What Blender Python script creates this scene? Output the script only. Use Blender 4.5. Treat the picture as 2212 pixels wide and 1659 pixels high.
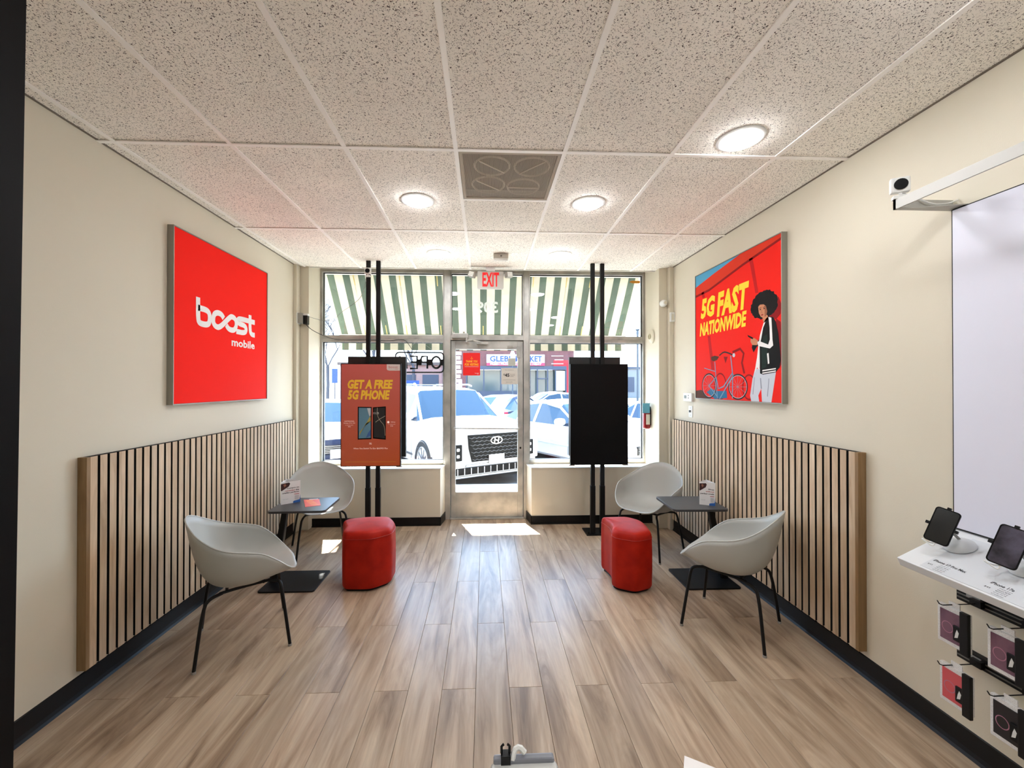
import bpy, bmesh, math, random
from mathutils import Vector, Matrix
from mathutils.geometry import tessellate_polygon

for o in list(bpy.data.objects): bpy.data.objects.remove(o)
SC = bpy.context.scene
COL = SC.collection
PI = math.pi

# ------------------------------------------------------------------ camera
cam_d = bpy.data.cameras.new('camera'); cam = bpy.data.objects.new('camera', cam_d); COL.objects.link(cam)
SC.camera = cam
cam_d.sensor_width = 36; cam_d.lens = 891.57/2212*36
cam_d.shift_x = 22.03/2212; cam_d.shift_y = -2.23/2212
cam_d.clip_start = .02; cam_d.clip_end = 500
R0 = Vector((.999163, -.040891, .0005)); D0 = Vector((.000729, .005575, -.999984)); F0 = Vector((.040888, .999148, .0056))
mw = Matrix.Identity(4)
for i in range(3):
    mw[i][0] = R0[i]; mw[i][1] = -D0[i]; mw[i][2] = -F0[i]
mw[0][3], mw[1][3], mw[2][3] = 0, 0, 1.599
cam.matrix_world = mw

# ------------------------------------------------------------------ view, sky, sun
SC.view_settings.view_transform = 'Standard'; SC.view_settings.look = 'None'
SC.view_settings.gamma = 1; SC.view_settings.use_curve_mapping = False
SC.view_settings.exposure = 1.66
SKY_STRENGTH = 3.4; SUN_STRENGTH = 19.0; CAN_STRENGTH = 32.0
W = bpy.data.worlds.new('sky'); SC.world = W; W.use_nodes = True
wn = W.node_tree.nodes; wl = W.node_tree.links; wn.clear()
wo = wn.new('ShaderNodeOutputWorld'); bg = wn.new('ShaderNodeBackground'); tc = wn.new('ShaderNodeTexCoord')
sx = wn.new('ShaderNodeSeparateXYZ'); rp = wn.new('ShaderNodeValToRGB')
wl.new(tc.outputs['Generated'], sx.inputs[0]); wl.new(sx.outputs['Z'], rp.inputs[0])
rp.color_ramp.elements[0].position = 0; rp.color_ramp.elements[0].color = (.80, .91, 1, 1)
rp.color_ramp.elements[1].position = .6; rp.color_ramp.elements[1].color = (.28, .56, 1, 1)
wl.new(rp.outputs[0], bg.inputs[0]); bg.inputs[1].default_value = SKY_STRENGTH; wl.new(bg.outputs[0], wo.inputs[0])
sun_d = bpy.data.lights.new('sun', 'SUN'); sun = bpy.data.objects.new('sun', sun_d); COL.objects.link(sun)
sun_d.energy = SUN_STRENGTH; sun_d.angle = math.radians(.6); sun_d.color = (1, .96, .9)
sun.rotation_euler = Vector((.36, -1, -1.65)).to_track_quat('-Z', 'Y').to_euler(); sun.location = (-3, 12, 14)

# ------------------------------------------------------------------ helpers
def lin(c):
    c /= 255.
    return c/12.92 if c <= .04045 else ((c+.055)/1.055)**2.4
def S(r, g, b): return (lin(r), lin(g), lin(b), 1)
MATS = {}
def mat(name, col, rough=.5, metal=0., spec=.5, emit=None, es=0., coat=0.):
    if name in MATS: return MATS[name]
    m = bpy.data.materials.new(name); m.use_nodes = True; b = m.node_tree.nodes['Principled BSDF']
    b.inputs['Base Color'].default_value = S(*col) if len(col) == 3 else col
    b.inputs['Roughness'].default_value = rough; b.inputs['Metallic'].default_value = metal
    b.inputs['Specular IOR Level'].default_value = spec
    b.inputs['Coat Weight'].default_value = coat
    if emit: b.inputs['Emission Color'].default_value = S(*emit); b.inputs['Emission Strength'].default_value = es
    MATS[name] = m; return m
def nodes(m): return m.node_tree.nodes, m.node_tree.links, m.node_tree.nodes['Principled BSDF']
def noise_bump(m, scale=60, dist=.002, strength=.4, detail=4):
    n, l, b = nodes(m)
    t = n.new('ShaderNodeTexCoord'); z = n.new('ShaderNodeTexNoise'); z.inputs['Scale'].default_value = scale; z.inputs['Detail'].default_value = detail
    u = n.new('ShaderNodeBump'); u.inputs['Distance'].default_value = dist; u.inputs['Strength'].default_value = strength
    l.new(t.outputs['Object'], z.inputs['Vector']); l.new(z.outputs[0], u.inputs['Height']); l.new(u.outputs[0], b.inputs['Normal'])
    return m
def mottled(m, c1, c2, scale=3, stretch=(1, 1, 1), detail=5, lo=.35, hi=.65, rnd=False):
    n, l, b = nodes(m)
    t = n.new('ShaderNodeTexCoord'); mp = n.new('ShaderNodeMapping'); mp.inputs['Scale'].default_value = stretch
    z = n.new('ShaderNodeTexNoise'); z.inputs['Scale'].default_value = scale; z.inputs['Detail'].default_value = detail
    r = n.new('ShaderNodeValToRGB'); e = r.color_ramp.elements
    e[0].position = lo; e[0].color = S(*c1); e[1].position = hi; e[1].color = S(*c2)
    l.new(t.outputs['Object'], mp.inputs[0]); l.new(mp.outputs[0], z.inputs['Vector']); l.new(z.outputs[0], r.inputs[0]); l.new(r.outputs[0], b.inputs['Base Color'])
    if rnd:
        oi = n.new('ShaderNodeObjectInfo'); mu = n.new('ShaderNodeMath'); mu.operation = 'MULTIPLY'; mu.inputs[1].default_value = 37
        cx = n.new('ShaderNodeCombineXYZ'); l.new(oi.outputs['Random'], mu.inputs[0]); l.new(mu.outputs[0], cx.inputs[0]); l.new(mu.outputs[0], cx.inputs[1])
        l.new(cx.outputs[0], mp.inputs['Location'])
    return m

class MB:
    def __init__(s): s.v = []; s.f = []; s.mi = []; s.ms = []; s.M = Matrix.Identity(4)
    def slot(s, m):
        if m not in s.ms: s.ms.append(m)
        return s.ms.index(m)
    def add(s, vs, fs, m, M=None):
        k = len(s.v); X = s.M @ M if M else s.M; i = s.slot(m)
        s.v += [X @ Vector(p) for p in vs]
        for f in fs: s.f.append([k+a for a in f]); s.mi.append(i)
        return s
    def box(s, x0, x1, y0, y1, z0, z1, m, M=None):
        return s.add([(x0,y0,z0),(x1,y0,z0),(x1,y1,z0),(x0,y1,z0),(x0,y0,z1),(x1,y0,z1),(x1,y1,z1),(x0,y1,z1)],
                     [(0,3,2,1),(4,5,6,7),(0,1,5,4),(1,2,6,5),(2,3,7,6),(3,0,4,7)], m, M)
    def loft(s, rings, m, closed=True, caps=True, M=None):
        n = len(rings[0]); vs = [p for r in rings for p in r]; fs = []
        for i in range(len(rings)-1):
            for j in range(n if closed else n-1):
                a, b = i*n+j, i*n+(j+1) % n
                fs.append((a, b, b+n, a+n))
        if caps: fs.append(tuple(range(n))[::-1]); fs.append(tuple((len(rings)-1)*n+j for j in range(n)))
        return s.add(vs, fs, m, M)
    def cyl(s, p0, p1, r, m, n=16, r2=None, M=None):
        p0, p1 = Vector(p0), Vector(p1); d = (p1-p0).normalized(); r2 = r if r2 is None else r2
        a = d.orthogonal().normalized(); b = d.cross(a)
        return s.loft([[p+(a*math.cos(2*PI*k/n)+b*math.sin(2*PI*k/n))*q for k in range(n)] for p, q in ((p0, r), (p1, r2))], m, M=M)
    def tube(s, pts, r, m, n=8, closed=False, M=None, smooth=0):
        P = [Vector(p) for p in pts]
        for _ in range(smooth):
            Q = [P[0]] if not closed else []
            for i in range(len(P)-(0 if closed else 1)):
                a, b = P[i], P[(i+1) % len(P)]; Q += [a*.75+b*.25, a*.25+b*.75]
            if not closed: Q.append(P[-1])
            P = Q
        rings = []; N = len(P); up = None
        for i in range(N):
            if closed: t = (P[(i+1) % N]-P[i-1]).normalized()
            else: t = (P[min(i+1, N-1)]-P[max(i-1, 0)]).normalized()
            if up is None: up = t.orthogonal().normalized()
            up = (up-t*up.dot(t)).normalized(); b = t.cross(up)
            rings.append([P[i]+(up*math.cos(2*PI*k/n)+b*math.sin(2*PI*k/n))*r for k in range(n)])
        if closed: rings.append(rings[0])
        return s.loft(rings, m, caps=not closed, M=M)
    def lathe(s, prof, m, n=32, M=None, caps=True):
        return s.loft([[(r*math.cos(2*PI*k/n), r*math.sin(2*PI*k/n), z) for k in range(n)] for r, z in prof], m, M=M, caps=caps)
    def prism(s, poly, z0, z1, m, M=None):
        return s.loft([[(x, y, z0) for x, y in poly], [(x, y, z1) for x, y in poly]], m, M=M)
    def flat(s, poly, z, m, M=None):
        P = [Vector((x, y, z)) for x, y in poly]; T = tessellate_polygon([P]); out = []
        for t in T:
            a, b, c = [P[i] for i in t]
            out.append(t if (b-a).cross(c-a).z > 0 else (t[0], t[2], t[1]))
        return s.add(P, out, m, M)
    def stroke(s, pts, w, z, m, M=None, closed=False, smooth=0, asp=1.0):
        # flat ribbon; asp = plane's u size over v size
        P = [Vector((p[0]*asp, p[1])) for p in pts]
        for _ in range(smooth):
            Q = [P[0]] if not closed else []
            for i in range(len(P)-(0 if closed else 1)):
                a, b = P[i], P[(i+1) % len(P)]; Q += [a*.75+b*.25, a*.25+b*.75]
            if not closed: Q.append(P[-1])
            P = Q
        N = len(P); L = []
        for i in range(N):
            if closed: t = (P[(i+1) % N]-P[i-1]).normalized()
            else: t = (P[min(i+1, N-1)]-P[max(i-1, 0)]).normalized()
            n = Vector((-t.y, t.x))*w/2; L += [(( P[i].x+n.x)/asp, P[i].y+n.y, z), ((P[i].x-n.x)/asp, P[i].y-n.y, z)]
        fs = [(2*i+1, 2*i+3, 2*i+2, 2*i) for i in range(N-1)]
        if closed: fs.append((2*N-1, 1, 0, 2*N-2))
        return s.add(L, fs, m, M)
    def text(s, st, rect, z, m, M=None, bold=0., shear=0., keep=False, align='l'):
        c = bpy.data.curves.new('t', 'FONT'); c.body = st; c.size = 1; c.offset = bold; c.shear = shear; c.resolution_u = 2
        o = bpy.data.objects.new('t', c); me = bpy.data.meshes.new_from_object(o)
        if me is None or not len(me.vertices): return s
        X = [v.co.x for v in me.vertices]; Y = [v.co.y for v in me.vertices]
        x0, x1, y0, y1 = min(X), max(X), min(Y), max(Y); kx = (rect[2]-rect[0])/(x1-x0); ky = (rect[3]-rect[1])/(y1-y0)
        ox = rect[0]
        if keep:
            k = min(kx, ky); 
            if align == 'r': ox = rect[2]-(x1-x0)*k
            if align == 'c': ox = (rect[0]+rect[2]-(x1-x0)*k)/2
            kx = ky = k
        s.add([(ox+(v.co.x-x0)*kx, rect[1]+(v.co.y-y0)*ky, z) for v in me.vertices], [tuple(p.vertices) for p in me.polygons], m, M)
        bpy.data.objects.remove(o); bpy.data.curves.remove(c); bpy.data.meshes.remove(me); return s
    def build(s, name, parent=None, smooth=False, bevel=0, loc=None, flip=False):
        loc = Vector(loc) if loc else Vector((0, 0, 0))
        me = bpy.data.meshes.new(name); me.from_pydata([p-loc for p in s.v], [], s.f)
        for m in s.ms: me.materials.append(m)
        me.polygons.foreach_set('material_index', s.mi); me.update()
        if bevel or flip == 'fix':
            bm = bmesh.new(); bm.from_mesh(me)
            if flip == 'fix': bmesh.ops.recalc_face_normals(bm, faces=bm.faces)
            if bevel:
                es = [e for e in bm.edges if len(e.link_faces) == 2 and e.calc_face_angle(0) > .6]
                bmesh.ops.bevel(bm, geom=es, offset=bevel, segments=2, profile=.6, affect='EDGES')
            bm.to_mesh(me); bm.free()
        if smooth:
            me.polygons.foreach_set('use_smooth', [True]*len(me.polygons))
            try: me.set_sharp_from_angle(angle=math.radians(38))
            except Exception: pass
        o = bpy.data.objects.new(name, me); o.location = loc; COL.objects.link(o)
        if parent: o.parent = parent
        return o
def tag(o, label=None, cat=None, group=None, kind=None):
    if label: o['label'] = label
    if cat: o['category'] = cat
    if group: o['group'] = group
    if kind: o['kind'] = kind
    return o
def empty(name, loc, rz=0, label=None, cat=None, group=None, kind=None):
    o = bpy.data.objects.new(name, None); COL.objects.link(o); o.location = loc; o.rotation_euler = (0, 0, rz); o.empty_display_size = .1
    return tag(o, label, cat, group, kind)
def kids(o): return [c for c in COL.objects if c.parent == o]
def copy_tree(o, parent=None, loc=None, rz=None, label=None):
    c = o.copy(); COL.objects.link(c)
    if parent: c.parent = parent
    if loc: c.location = loc
    if rz is not None: c.rotation_euler = (0, 0, rz)
    if label: c['label'] = label
    for k in kids(o): copy_tree(k, c)
    return c
def frame(o, u, v, su=1., sv=1.):     # matrix of a plane: origin, u dir, v dir
    u = Vector(u); v = Vector(v); n = u.cross(v).normalized(); M = Matrix.Identity(4)
    for i in range(3): M[i][0] = u[i]*su; M[i][1] = v[i]*sv; M[i][2] = n[i]; M[i][3] = o[i]
    return M
def rrect(x0, x1, y0, y1, r, n=5):
    P = []
    for cx, cy, a in ((x1-r, y1-r, 0), (x0+r, y1-r, 90), (x0+r, y0+r, 180), (x1-r, y0+r, 270)):
        P += [(cx+r*math.cos(math.radians(a+90*k/n)), cy+r*math.sin(math.radians(a+90*k/n))) for k in range(n+1)]
    return P
def ell(cx, cy, rx, ry, n=24): return [(cx+rx*math.cos(2*PI*k/n), cy+ry*math.sin(2*PI*k/n)) for k in range(n)]

# ------------------------------------------------------------------ materials
paint = noise_bump(mat('wall_paint', (215, 207, 188), .55, spec=.35), 220, .0006, .5)
ext_wall = mat('outside_wall', (190, 180, 165), .9)
black_vinyl = mat('black_vinyl', (10, 10, 11), .4, spec=.3)
alu = mottled(mat('aluminium_frame', (176, 174, 168), .42, metal=.45), (158, 157, 152), (188, 186, 180), 6)
white_trim = mat('white_trim', (225, 222, 214), .5)
black_metal = mat('black_metal', (8, 8, 9), .45, spec=.3)
black_gloss = mat('black_gloss', (4, 4, 5), .5, spec=.15)
white_pl = mat('white_plastic', (226, 226, 222), .4)
cream_pl = mat('cream_plastic', (215, 208, 188), .5)
grey_pl = mat('grey_plastic', (150, 148, 142), .5)
shell_m = noise_bump(mat('shell_plastic', (176, 177, 172), .38, spec=.45), 900, .0002, .3)
red_l = noise_bump(mottled(mat('red_leather', (160, 20, 10), .5, spec=.18), (156, 22, 8), (178, 32, 12), 9), 260, .0006, .5)
chrome = mat('chrome', (200, 200, 200), .25, metal=1)

def glass_mat(name, tint=(1, 1, 1, 1), g=.06):
    m = bpy.data.materials.new(name); m.use_nodes = True; n, l = m.node_tree.nodes, m.node_tree.links; n.clear()
    o = n.new('ShaderNodeOutputMaterial'); mx = n.new('ShaderNodeMixShader'); t = n.new('ShaderNodeBsdfTransparent'); gl = n.new('ShaderNodeBsdfGlossy')
    lw = n.new('ShaderNodeLayerWeight'); lw.inputs[0].default_value = .5; pw_ = n.new('ShaderNodeMath'); pw_.operation = 'POWER'; pw_.inputs[1].default_value = 5; l.new(lw.outputs['Facing'], pw_.inputs[0])
    fr = n.new('ShaderNodeMath'); fr.operation = 'MULTIPLY_ADD'; fr.inputs[1].default_value = .7; fr.inputs[2].default_value = .035; l.new(pw_.outputs[0], fr.inputs[0])
    t.inputs[0].default_value = tint; gl.inputs['Roughness'].default_value = 0.0
    l.new(fr.outputs[0], mx.inputs[0]); l.new(t.outputs[0], mx.inputs[1]); l.new(gl.outputs[0], mx.inputs[2]); l.new(mx.outputs[0], o.inputs[0]); return m
glass = glass_mat('window_glass', (.96, .98, .98, 1))

def wood_mat(name, dark, mid, light, along=1, sc=1., rough=.45):
    m = bpy.data.materials.new(name); m.use_nodes = True; n, l, b = nodes(m)
    t = n.new('ShaderNodeTexCoord'); oi = n.new('ShaderNodeObjectInfo')
    mu = n.new('ShaderNodeVectorMath'); mu.operation = 'SCALE'; mu.inputs[0].default_value = (31, 57, 13); l.new(oi.outputs['Random'], mu.inputs['Scale'])
    ad = n.new('ShaderNodeVectorMath'); ad.operation = 'ADD'; l.new(t.outputs['Object'], ad.inputs[0]); l.new(mu.outputs[0], ad.inputs[1])
    def nz(stretch, scale, det, dist, rough_=.6):
        mp = n.new('ShaderNodeMapping'); mp.inputs['Scale'].default_value = stretch; l.new(ad.outputs[0], mp.inputs[0])
        z = n.new('ShaderNodeTexNoise'); z.inputs['Scale'].default_value = scale*sc; z.inputs['Detail'].default_value = det; z.inputs['Distortion'].default_value = dist
        z.inputs['Roughness'].default_value = rough_; l.new(mp.outputs[0], z.inputs['Vector']); return z
    st = [1, 1, 1]; st[along] = .12; st2 = [1, 1, 1]; st2[along] = .05
    a = nz(st, 9, 5, 1.2); c = nz(st2, 55, 3, .3)
    r = n.new('ShaderNodeValToRGB'); e = r.color_ramp.elements
    e[0].position = .28; e[0].color = S(*dark); e[1].position = .72; e[1].color = S(*light); x = e.new(.48); x.color = S(*mid)
    l.new(a.outputs[0], r.inputs[0])
    r2 = n.new('ShaderNodeMapRange'); r2.inputs[1].default_value = .3; r2.inputs[2].default_value = .75; r2.inputs[3].default_value = .84; r2.inputs[4].default_value = 1.08
    l.new(c.outputs[0], r2.inputs[0])
    r3 = n.new('ShaderNodeMapRange'); r3.inputs[3].default_value = .88; r3.inputs[4].default_value = 1.08; l.new(oi.outputs['Random'], r3.inputs[0])
    mm = n.new('ShaderNodeMath'); mm.operation = 'MULTIPLY'; l.new(r2.outputs[0], mm.inputs[0]); l.new(r3.outputs[0], mm.inputs[1])
    vs = n.new('ShaderNodeVectorMath'); vs.operation = 'SCALE'; l.new(r.outputs[0], vs.inputs[0]); l.new(mm.outputs[0], vs.inputs['Scale'])
    l.new(vs.outputs[0], b.inputs['Base Color']); b.inputs['Roughness'].default_value = rough; b.inputs['Specular IOR Level'].default_value = .45
    bp = n.new('ShaderNodeBump'); bp.inputs['Distance'].default_value = .0006; bp.inputs['Strength'].default_value = .3; l.new(c.outputs[0], bp.inputs['Height']); l.new(bp.outputs[0], b.inputs['Normal'])
    return m
plank_m = wood_mat('floor_plank_wood', (124, 100, 78), (172, 148, 123), (200, 179, 154), 1, 1., .33)
slat_m = wood_mat('slat_oak', (174, 146, 114), (204, 177, 146), (222, 200, 172), 2, 1.2, .55)
slat_edge = wood_mat('slat_edge_oak', (120, 92, 60), (140, 110, 74), (156, 126, 90), 2, 1.2, .6)

def tile_mat():
    m = bpy.data.materials.new('mineral_fibre_tile'); m.use_nodes = True; n, l, b = nodes(m)
    t = n.new('ShaderNodeTexCoord'); oi = n.new('ShaderNodeObjectInfo')
    mu = n.new('ShaderNodeVectorMath'); mu.operation = 'SCALE'; mu.inputs[0].default_value = (17, 29, 11); l.new(oi.outputs['Random'], mu.inputs['Scale'])
    ad = n.new('ShaderNodeVectorMath'); ad.operation = 'ADD'; l.new(t.outputs['Object'], ad.inputs[0]); l.new(mu.outputs[0], ad.inputs[1])
    z = n.new('ShaderNodeTexNoise'); z.inputs['Scale'].default_value = 165; z.inputs['Detail'].default_value = 1.5; z.inputs['Distortion'].default_value = 1.2; l.new(ad.outputs[0], z.inputs['Vector'])
    r = n.new('ShaderNodeValToRGB'); e = r.color_ramp.elements
    e[0].position = .355; e[0].color = S(58, 42, 34); e[1].position = .405; e[1].color = S(252, 246, 236); l.new(z.outputs[0], r.inputs[0])
    z2 = n.new('ShaderNodeTexNoise'); z2.inputs['Scale'].default_value = 2.2; z2.inputs['Detail'].default_value = 3; l.new(ad.outputs[0], z2.inputs['Vector'])
    r2 = n.new('ShaderNodeMapRange'); r2.inputs[1].default_value = .3; r2.inputs[2].default_value = .7; r2.inputs[3].default_value = .93; r2.inputs[4].default_value = 1.03; l.new(z2.outputs[0], r2.inputs[0])
    vs = n.new('ShaderNodeVectorMath'); vs.operation = 'SCALE'; l.new(r.outputs[0], vs.inputs[0]); l.new(r2.outputs[0], vs.inputs['Scale'])
    l.new(vs.outputs[0], b.inputs['Base Color']); b.inputs['Roughness'].default_value = .9
    bp = n.new('ShaderNodeBump'); bp.inputs['Distance'].default_value = .003; bp.inputs['Strength'].default_value = .7; l.new(r.outputs[0], bp.inputs['Height']); l.new(bp.outputs[0], b.inputs['Normal'])
    return m
tile_m = tile_mat()
grid_m = mat('grid_white', (252, 248, 242), .45)

# ------------------------------------------------------------------ setting
XL, XR, H, YB = -2.078, 2.093, 2.912, -1.6     # left wall, right wall, ceiling, back wall
def struct(mb, name, parent=None, **k):
    o = mb.build(name, parent, **k)
    if not parent: o['kind'] = 'structure'
    return o
struct(MB().box(XL-.12, XL, YB, 5.06, -.1, 3.2, paint), 'wall_left')
struct(MB().box(XR, XR+.12, YB, 5.06, -.1, 3.2, paint), 'wall_right')
struct(MB().box(XL-.12, XR+.12, YB-.12, YB, -.1, 3.2, paint), 'wall_back')
# floor with planks
floor = struct(MB().box(XL-.12, XR+.12, YB-.1, 5.12, -.1, -.009, mat('floor_substrate', (40, 30, 24), .9)), 'floor')
random.seed(7); PW, PL = .1767, 1.195
pm = {}
def plank(x0, x1, y0, y1):
    key = (round(x1-x0, 4), round(y1-y0, 3)); c = Vector(((x0+x1)/2, (y0+y1)/2, 0))
    if key in pm: o = pm[key].copy(); COL.objects.link(o); o.location = c
    else:
        w, d = (x1-x0)/2-.0007, (y1-y0)/2-.0007
        b = MB(); b.add([(-w,-d,-.009),(w,-d,-.009),(w,d,-.009),(-w,d,-.009),(-w,-d,-.001),(w,-d,-.001),(w,d,-.001),(-w,d,-.001),
                         (-w+.001,-d+.001,0),(w-.001,-d+.001,0),(w-.001,d-.001,0),(-w+.001,d-.001,0)],
                        [(8,9,10,11),(4,5,9,8),(5,6,10,9),(6,7,11,10),(7,4,8,11),(0,1,5,4),(1,2,6,5),(2,3,7,6),(3,0,4,7)], plank_m)
        o = b.build('plank', floor); o.location = c; pm[key] = o
x = -.047-12*PW; i = 0
while x < XR-.005:
    x0, x1 = max(x, XL), min(x+PW, XR); y = (2.785 if i % 2 == 0 else 2.190)-4*PL
    while y < 5.05:
        a, b_ = max(y, YB), min(y+PL, 5.05)
        if b_-a > .02 and x1-x0 > .01: plank(round(x0, 4), round(x1, 4), round(a, 3), round(b_, 3))
        y += PL
    x += PW; i += 1
# ceiling: slab above, tiles and grid as parts
ceiling = struct(MB().box(XL-.12, XR+.12, YB, 5.06, 3.05, 3.2, paint), 'ceiling')
gx = [XL]+[-1.9915+.6096*k for k in range(7)]+[XR]
gy = [YB, -1.361, -.142, 1.077, 2.296, 3.515, 4.655]
tm = {}
def ctile(x0, x1, y0, y1):
    key = (round(x1-x0, 3), round(y1-y0, 3)); c = Vector(((x0+x1)/2, (y0+y1)/2, H))
    if key in tm: o = tm[key].copy(); COL.objects.link(o); o.location = c; return
    w, d = (x1-x0)/2-.004, (y1-y0)/2-.004
    o = MB().box(-w, w, -d, d, 0, .015, tile_m).build('ceiling_tile', ceiling); o.location = c; tm[key] = o
for a in range(len(gx)-1):
    for b_ in range(len(gy)-1):
        if abs(gx[a]+.1627) < .02 and abs(gy[b_]-2.296) < .01:
            ctile(gx[a], gx[a+1], 2.906, 3.515); continue
        ctile(gx[a], gx[a+1], gy[b_], gy[b_+1])
for xx in gx[1:-1]: MB().box(xx-.012, xx+.012, YB, 4.655, H-.007, H-.001, grid_m).build('grid_runner', ceiling)
for yy in gy[1:-1]: MB().box(XL, XR, yy-.012, yy+.012, H-.0075, H-.0015, grid_m).build('grid_runner', ceiling)
MB().box(-.163, .447, 2.894, 2.918, H-.0075, H-.0015, grid_m).build('grid_runner', ceiling)
for xx in (XL, XR-.012): MB().box(xx, xx+.012, YB, 4.655, H-.004, H-.0005, mat('wall_angle', (120, 110, 98), .6)).build('wall_angle', ceiling)
MB().box(XL, XR, 4.655, 4.67, H-.008, H+.03, white_trim).build('edge_trim', ceiling)

# front wall: knee walls with ledge, corner pilasters, header
fw = empty('wall_front', (0, 0, 0), kind='structure')
MB().prism([(XL, 4.745), (-.508, 4.745), (-.474, 4.965), (XL, 4.965)], 0, .640, paint).build('knee_wall', fw, bevel=.003)
MB().prism([(.537, 4.745), (XR, 4.745), (XR, 4.965), (.500, 4.965)], 0, .640, paint).build('knee_wall', fw, bevel=.003)
MB().prism([(XL, 4.739), (-.503, 4.739), (-.470, 4.955), (XL, 4.955)], .640, .652, white_trim).build('ledge', fw, bevel=.002)
MB().prism([(.532, 4.739), (XR, 4.739), (XR, 4.955), (.496, 4.955)], .640, .652, white_trim).build('ledge', fw, bevel=.002)
MB().box(XL-.12, -.50, 4.96, 5.06, .640, .668, ext_wall).build('sill_wall', fw)
MB().box(.53, XR+.12, 4.96, 5.06, .640, .668, ext_wall).build('sill_wall', fw)
MB().box(XL, -2.040, 4.56, 5.0, 0, 3.05, paint).build('pipe_chase', fw, bevel=.004)
MB().box(-2.040, -1.945, 4.64, 5.0, 0, 3.05, paint).build('pilaster', fw, bevel=.004)
MB().box(2.045, XR, 4.49, 5.0, 0, 3.05, paint).build('pipe_chase', fw, bevel=.004)
MB().box(1.950, 2.045, 4.55, 5.0, 0, 3.05, paint).build('pilaster', fw, bevel=.004)
MB().box(XL-.12, XR+.12, 4.96, 5.06, 2.985, 3.2, paint).build('header', fw)
MB().box(XL-.12, -1.945, 4.96, 5.06, .64, 3.05, paint).build('jamb_wall', fw)
MB().box(1.950, XR+.12, 4.96, 5.06, .64, 3.05, paint).build('jamb_wall', fw)

# baseboards (black vinyl cove base)
def base_y(x, sgn, y0, y1, nm):     # runs along Y on a side wall
    prof = [(0, 0), (.020, 0), (.012, .012), (.007, .03), (.006, .108), (.0, .112)]
    rings = [[(x+sgn*a, y, b) for a, b in (prof if sgn > 0 else prof[::-1])] for y in (y0, y1)]
    struct(MB().loft(rings, black_vinyl), nm)
base_y(XL, 1, YB, 4.745, 'baseboard_left'); base_y(XR, -1, YB, 4.745, 'baseboard_right')
fb = empty('baseboard_front', (0, 0, 0), kind='structure')
for x0, x1, s in ((XL, -.500, 1), (.529, XR, -1)):
    MB().box(x0, x1, 4.737, 4.745, 0, .095, black_vinyl).box(x0, x1, 4.728, 4.737, 0, .012, black_vinyl).build('cove_base', fb)
    xe, xd = (-.508, -.476) if s > 0 else (.537, .502)
    P_ = [(xe, 4.737), (xe+s*.008, 4.737), (xd+s*.008, 4.948), (xd, 4.948)]
    MB().prism(P_ if s > 0 else P_[::-1], 0, .095, black_vinyl).build('cove_base', fb)

# storefront frame: mullions and windows
def bars(parent, lst, nm='frame_bar', m=alu):
    for b in lst: MB().box(*b, m).build(nm, parent, bevel=.002)
t1 = struct(MB().box(-.488, -.413, 4.95, 5.06, 0, 2.985, alu), 'trim_1', bevel=.003)
t2 = struct(MB().box(.466, .530, 4.95, 5.06, 0, 2.985, alu), 'trim_2', bevel=.003)
t3 = struct(MB().box(-.412, .465, 4.95, 5.06, 2.140, 2.190, alu), 'trim_3', bevel=.003)
def win(n, x0, x1, z0, z1, fl=.03, fr=.03, ft=.03, fb_=.03):
    w = empty('window_%d' % n, ((x0+x1)/2, 5.0, z0), kind='structure'); b = Vector(w.location)
    for r in ((x0, x0+fl, z0, z1), (x1-fr, x1, z0, z1), (x0+fl, x1-fr, z1-ft, z1), (x0+fl, x1-fr, z0, z0+fb_)):
        MB().box(r[0]-b.x, r[1]-b.x, -.045, .045, r[2]-b.z, r[3]-b.z, alu).build('frame_bar', w, bevel=.002)
    for r in ((x0+fl, x0+fl+.006, z0+fb_, z1-ft), (x1-fr-.006, x1-fr, z0+fb_, z1-ft), (x0+fl, x1-fr, z1-ft-.008, z1-ft), (x0+fl, x1-fr, z0+fb_, z0+fb_+.006)):
        MB().box(r[0]-b.x, r[1]-b.x, -.012, .012, r[2]-b.z, r[3]-b.z, black_vinyl).build('gasket', w)
    MB().box(x0+fl-b.x, x1-fr-b.x, -.003, .003, z0+fb_-b.z, z1-ft-b.z, glass).build('pane', w)
    return w
win(1, -1.945, -.489, 2.150, 2.985, .025, .012, .045, .040)
win(2, -1.945, -.489, .668, 2.149, .025, .012, .038, .035)
win(3, -.412, .465, 2.191, 2.985, .012, .012, .045, .012)
win(4, .531, 1.950, 2.150, 2.985, .012, .025, .045, .040)
win(5, .531, 1.950, .668, 2.149, .012, .025, .038, .035)
for a_, b_ in ((-.512, -.488), (.530, .541)): MB().box(a_, b_, 4.96, 5.06, 0, .668, alu).build('closure_strip', fw)
# door
dr = empty('door_1', (0, 4.99, 0), kind='structure')
def dbox(nm, x0, x1, z0, z1, m=alu, y0=-.02, y1=.03, bev=.003): return MB().box(x0, x1, y0, y1, z0, z1, m).build(nm, dr, bevel=bev)
dbox('stile', -.403, -.352, .018, 2.132); dbox('stile', .395, .458, .018, 2.132)
dbox('rail', -.352, .395, 2.032, 2.132)
dbox('kick_rail', -.352, .395, .018, .318)
dbox('pane', -.352, .395, .318, 2.032, glass, .003, .009, 0)
MB().cyl((-.375, -.045, 1.085), (.415, -.045, 1.075), .009, alu, 10).box(-.385, -.36, -.05, -.02, 1.065, 1.105, alu).box(.40, .425, -.05, -.02, 1.055, 1.095, alu).build('push_bar', dr, smooth=True)
MB().cyl((.428, -.026, .845), (.428, -.018, .845), .012, black_metal).build('lock_cylinder', dr)
dbox('door_stop', -.413, -.395, .016, 2.14, alu, .035, .06, 0); dbox('door_stop', .450, .466, .016, 2.14, alu, .035, .06, 0); dbox('door_stop', -.395, .450, 2.12, 2.14, alu, .035, .06, 0)
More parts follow.
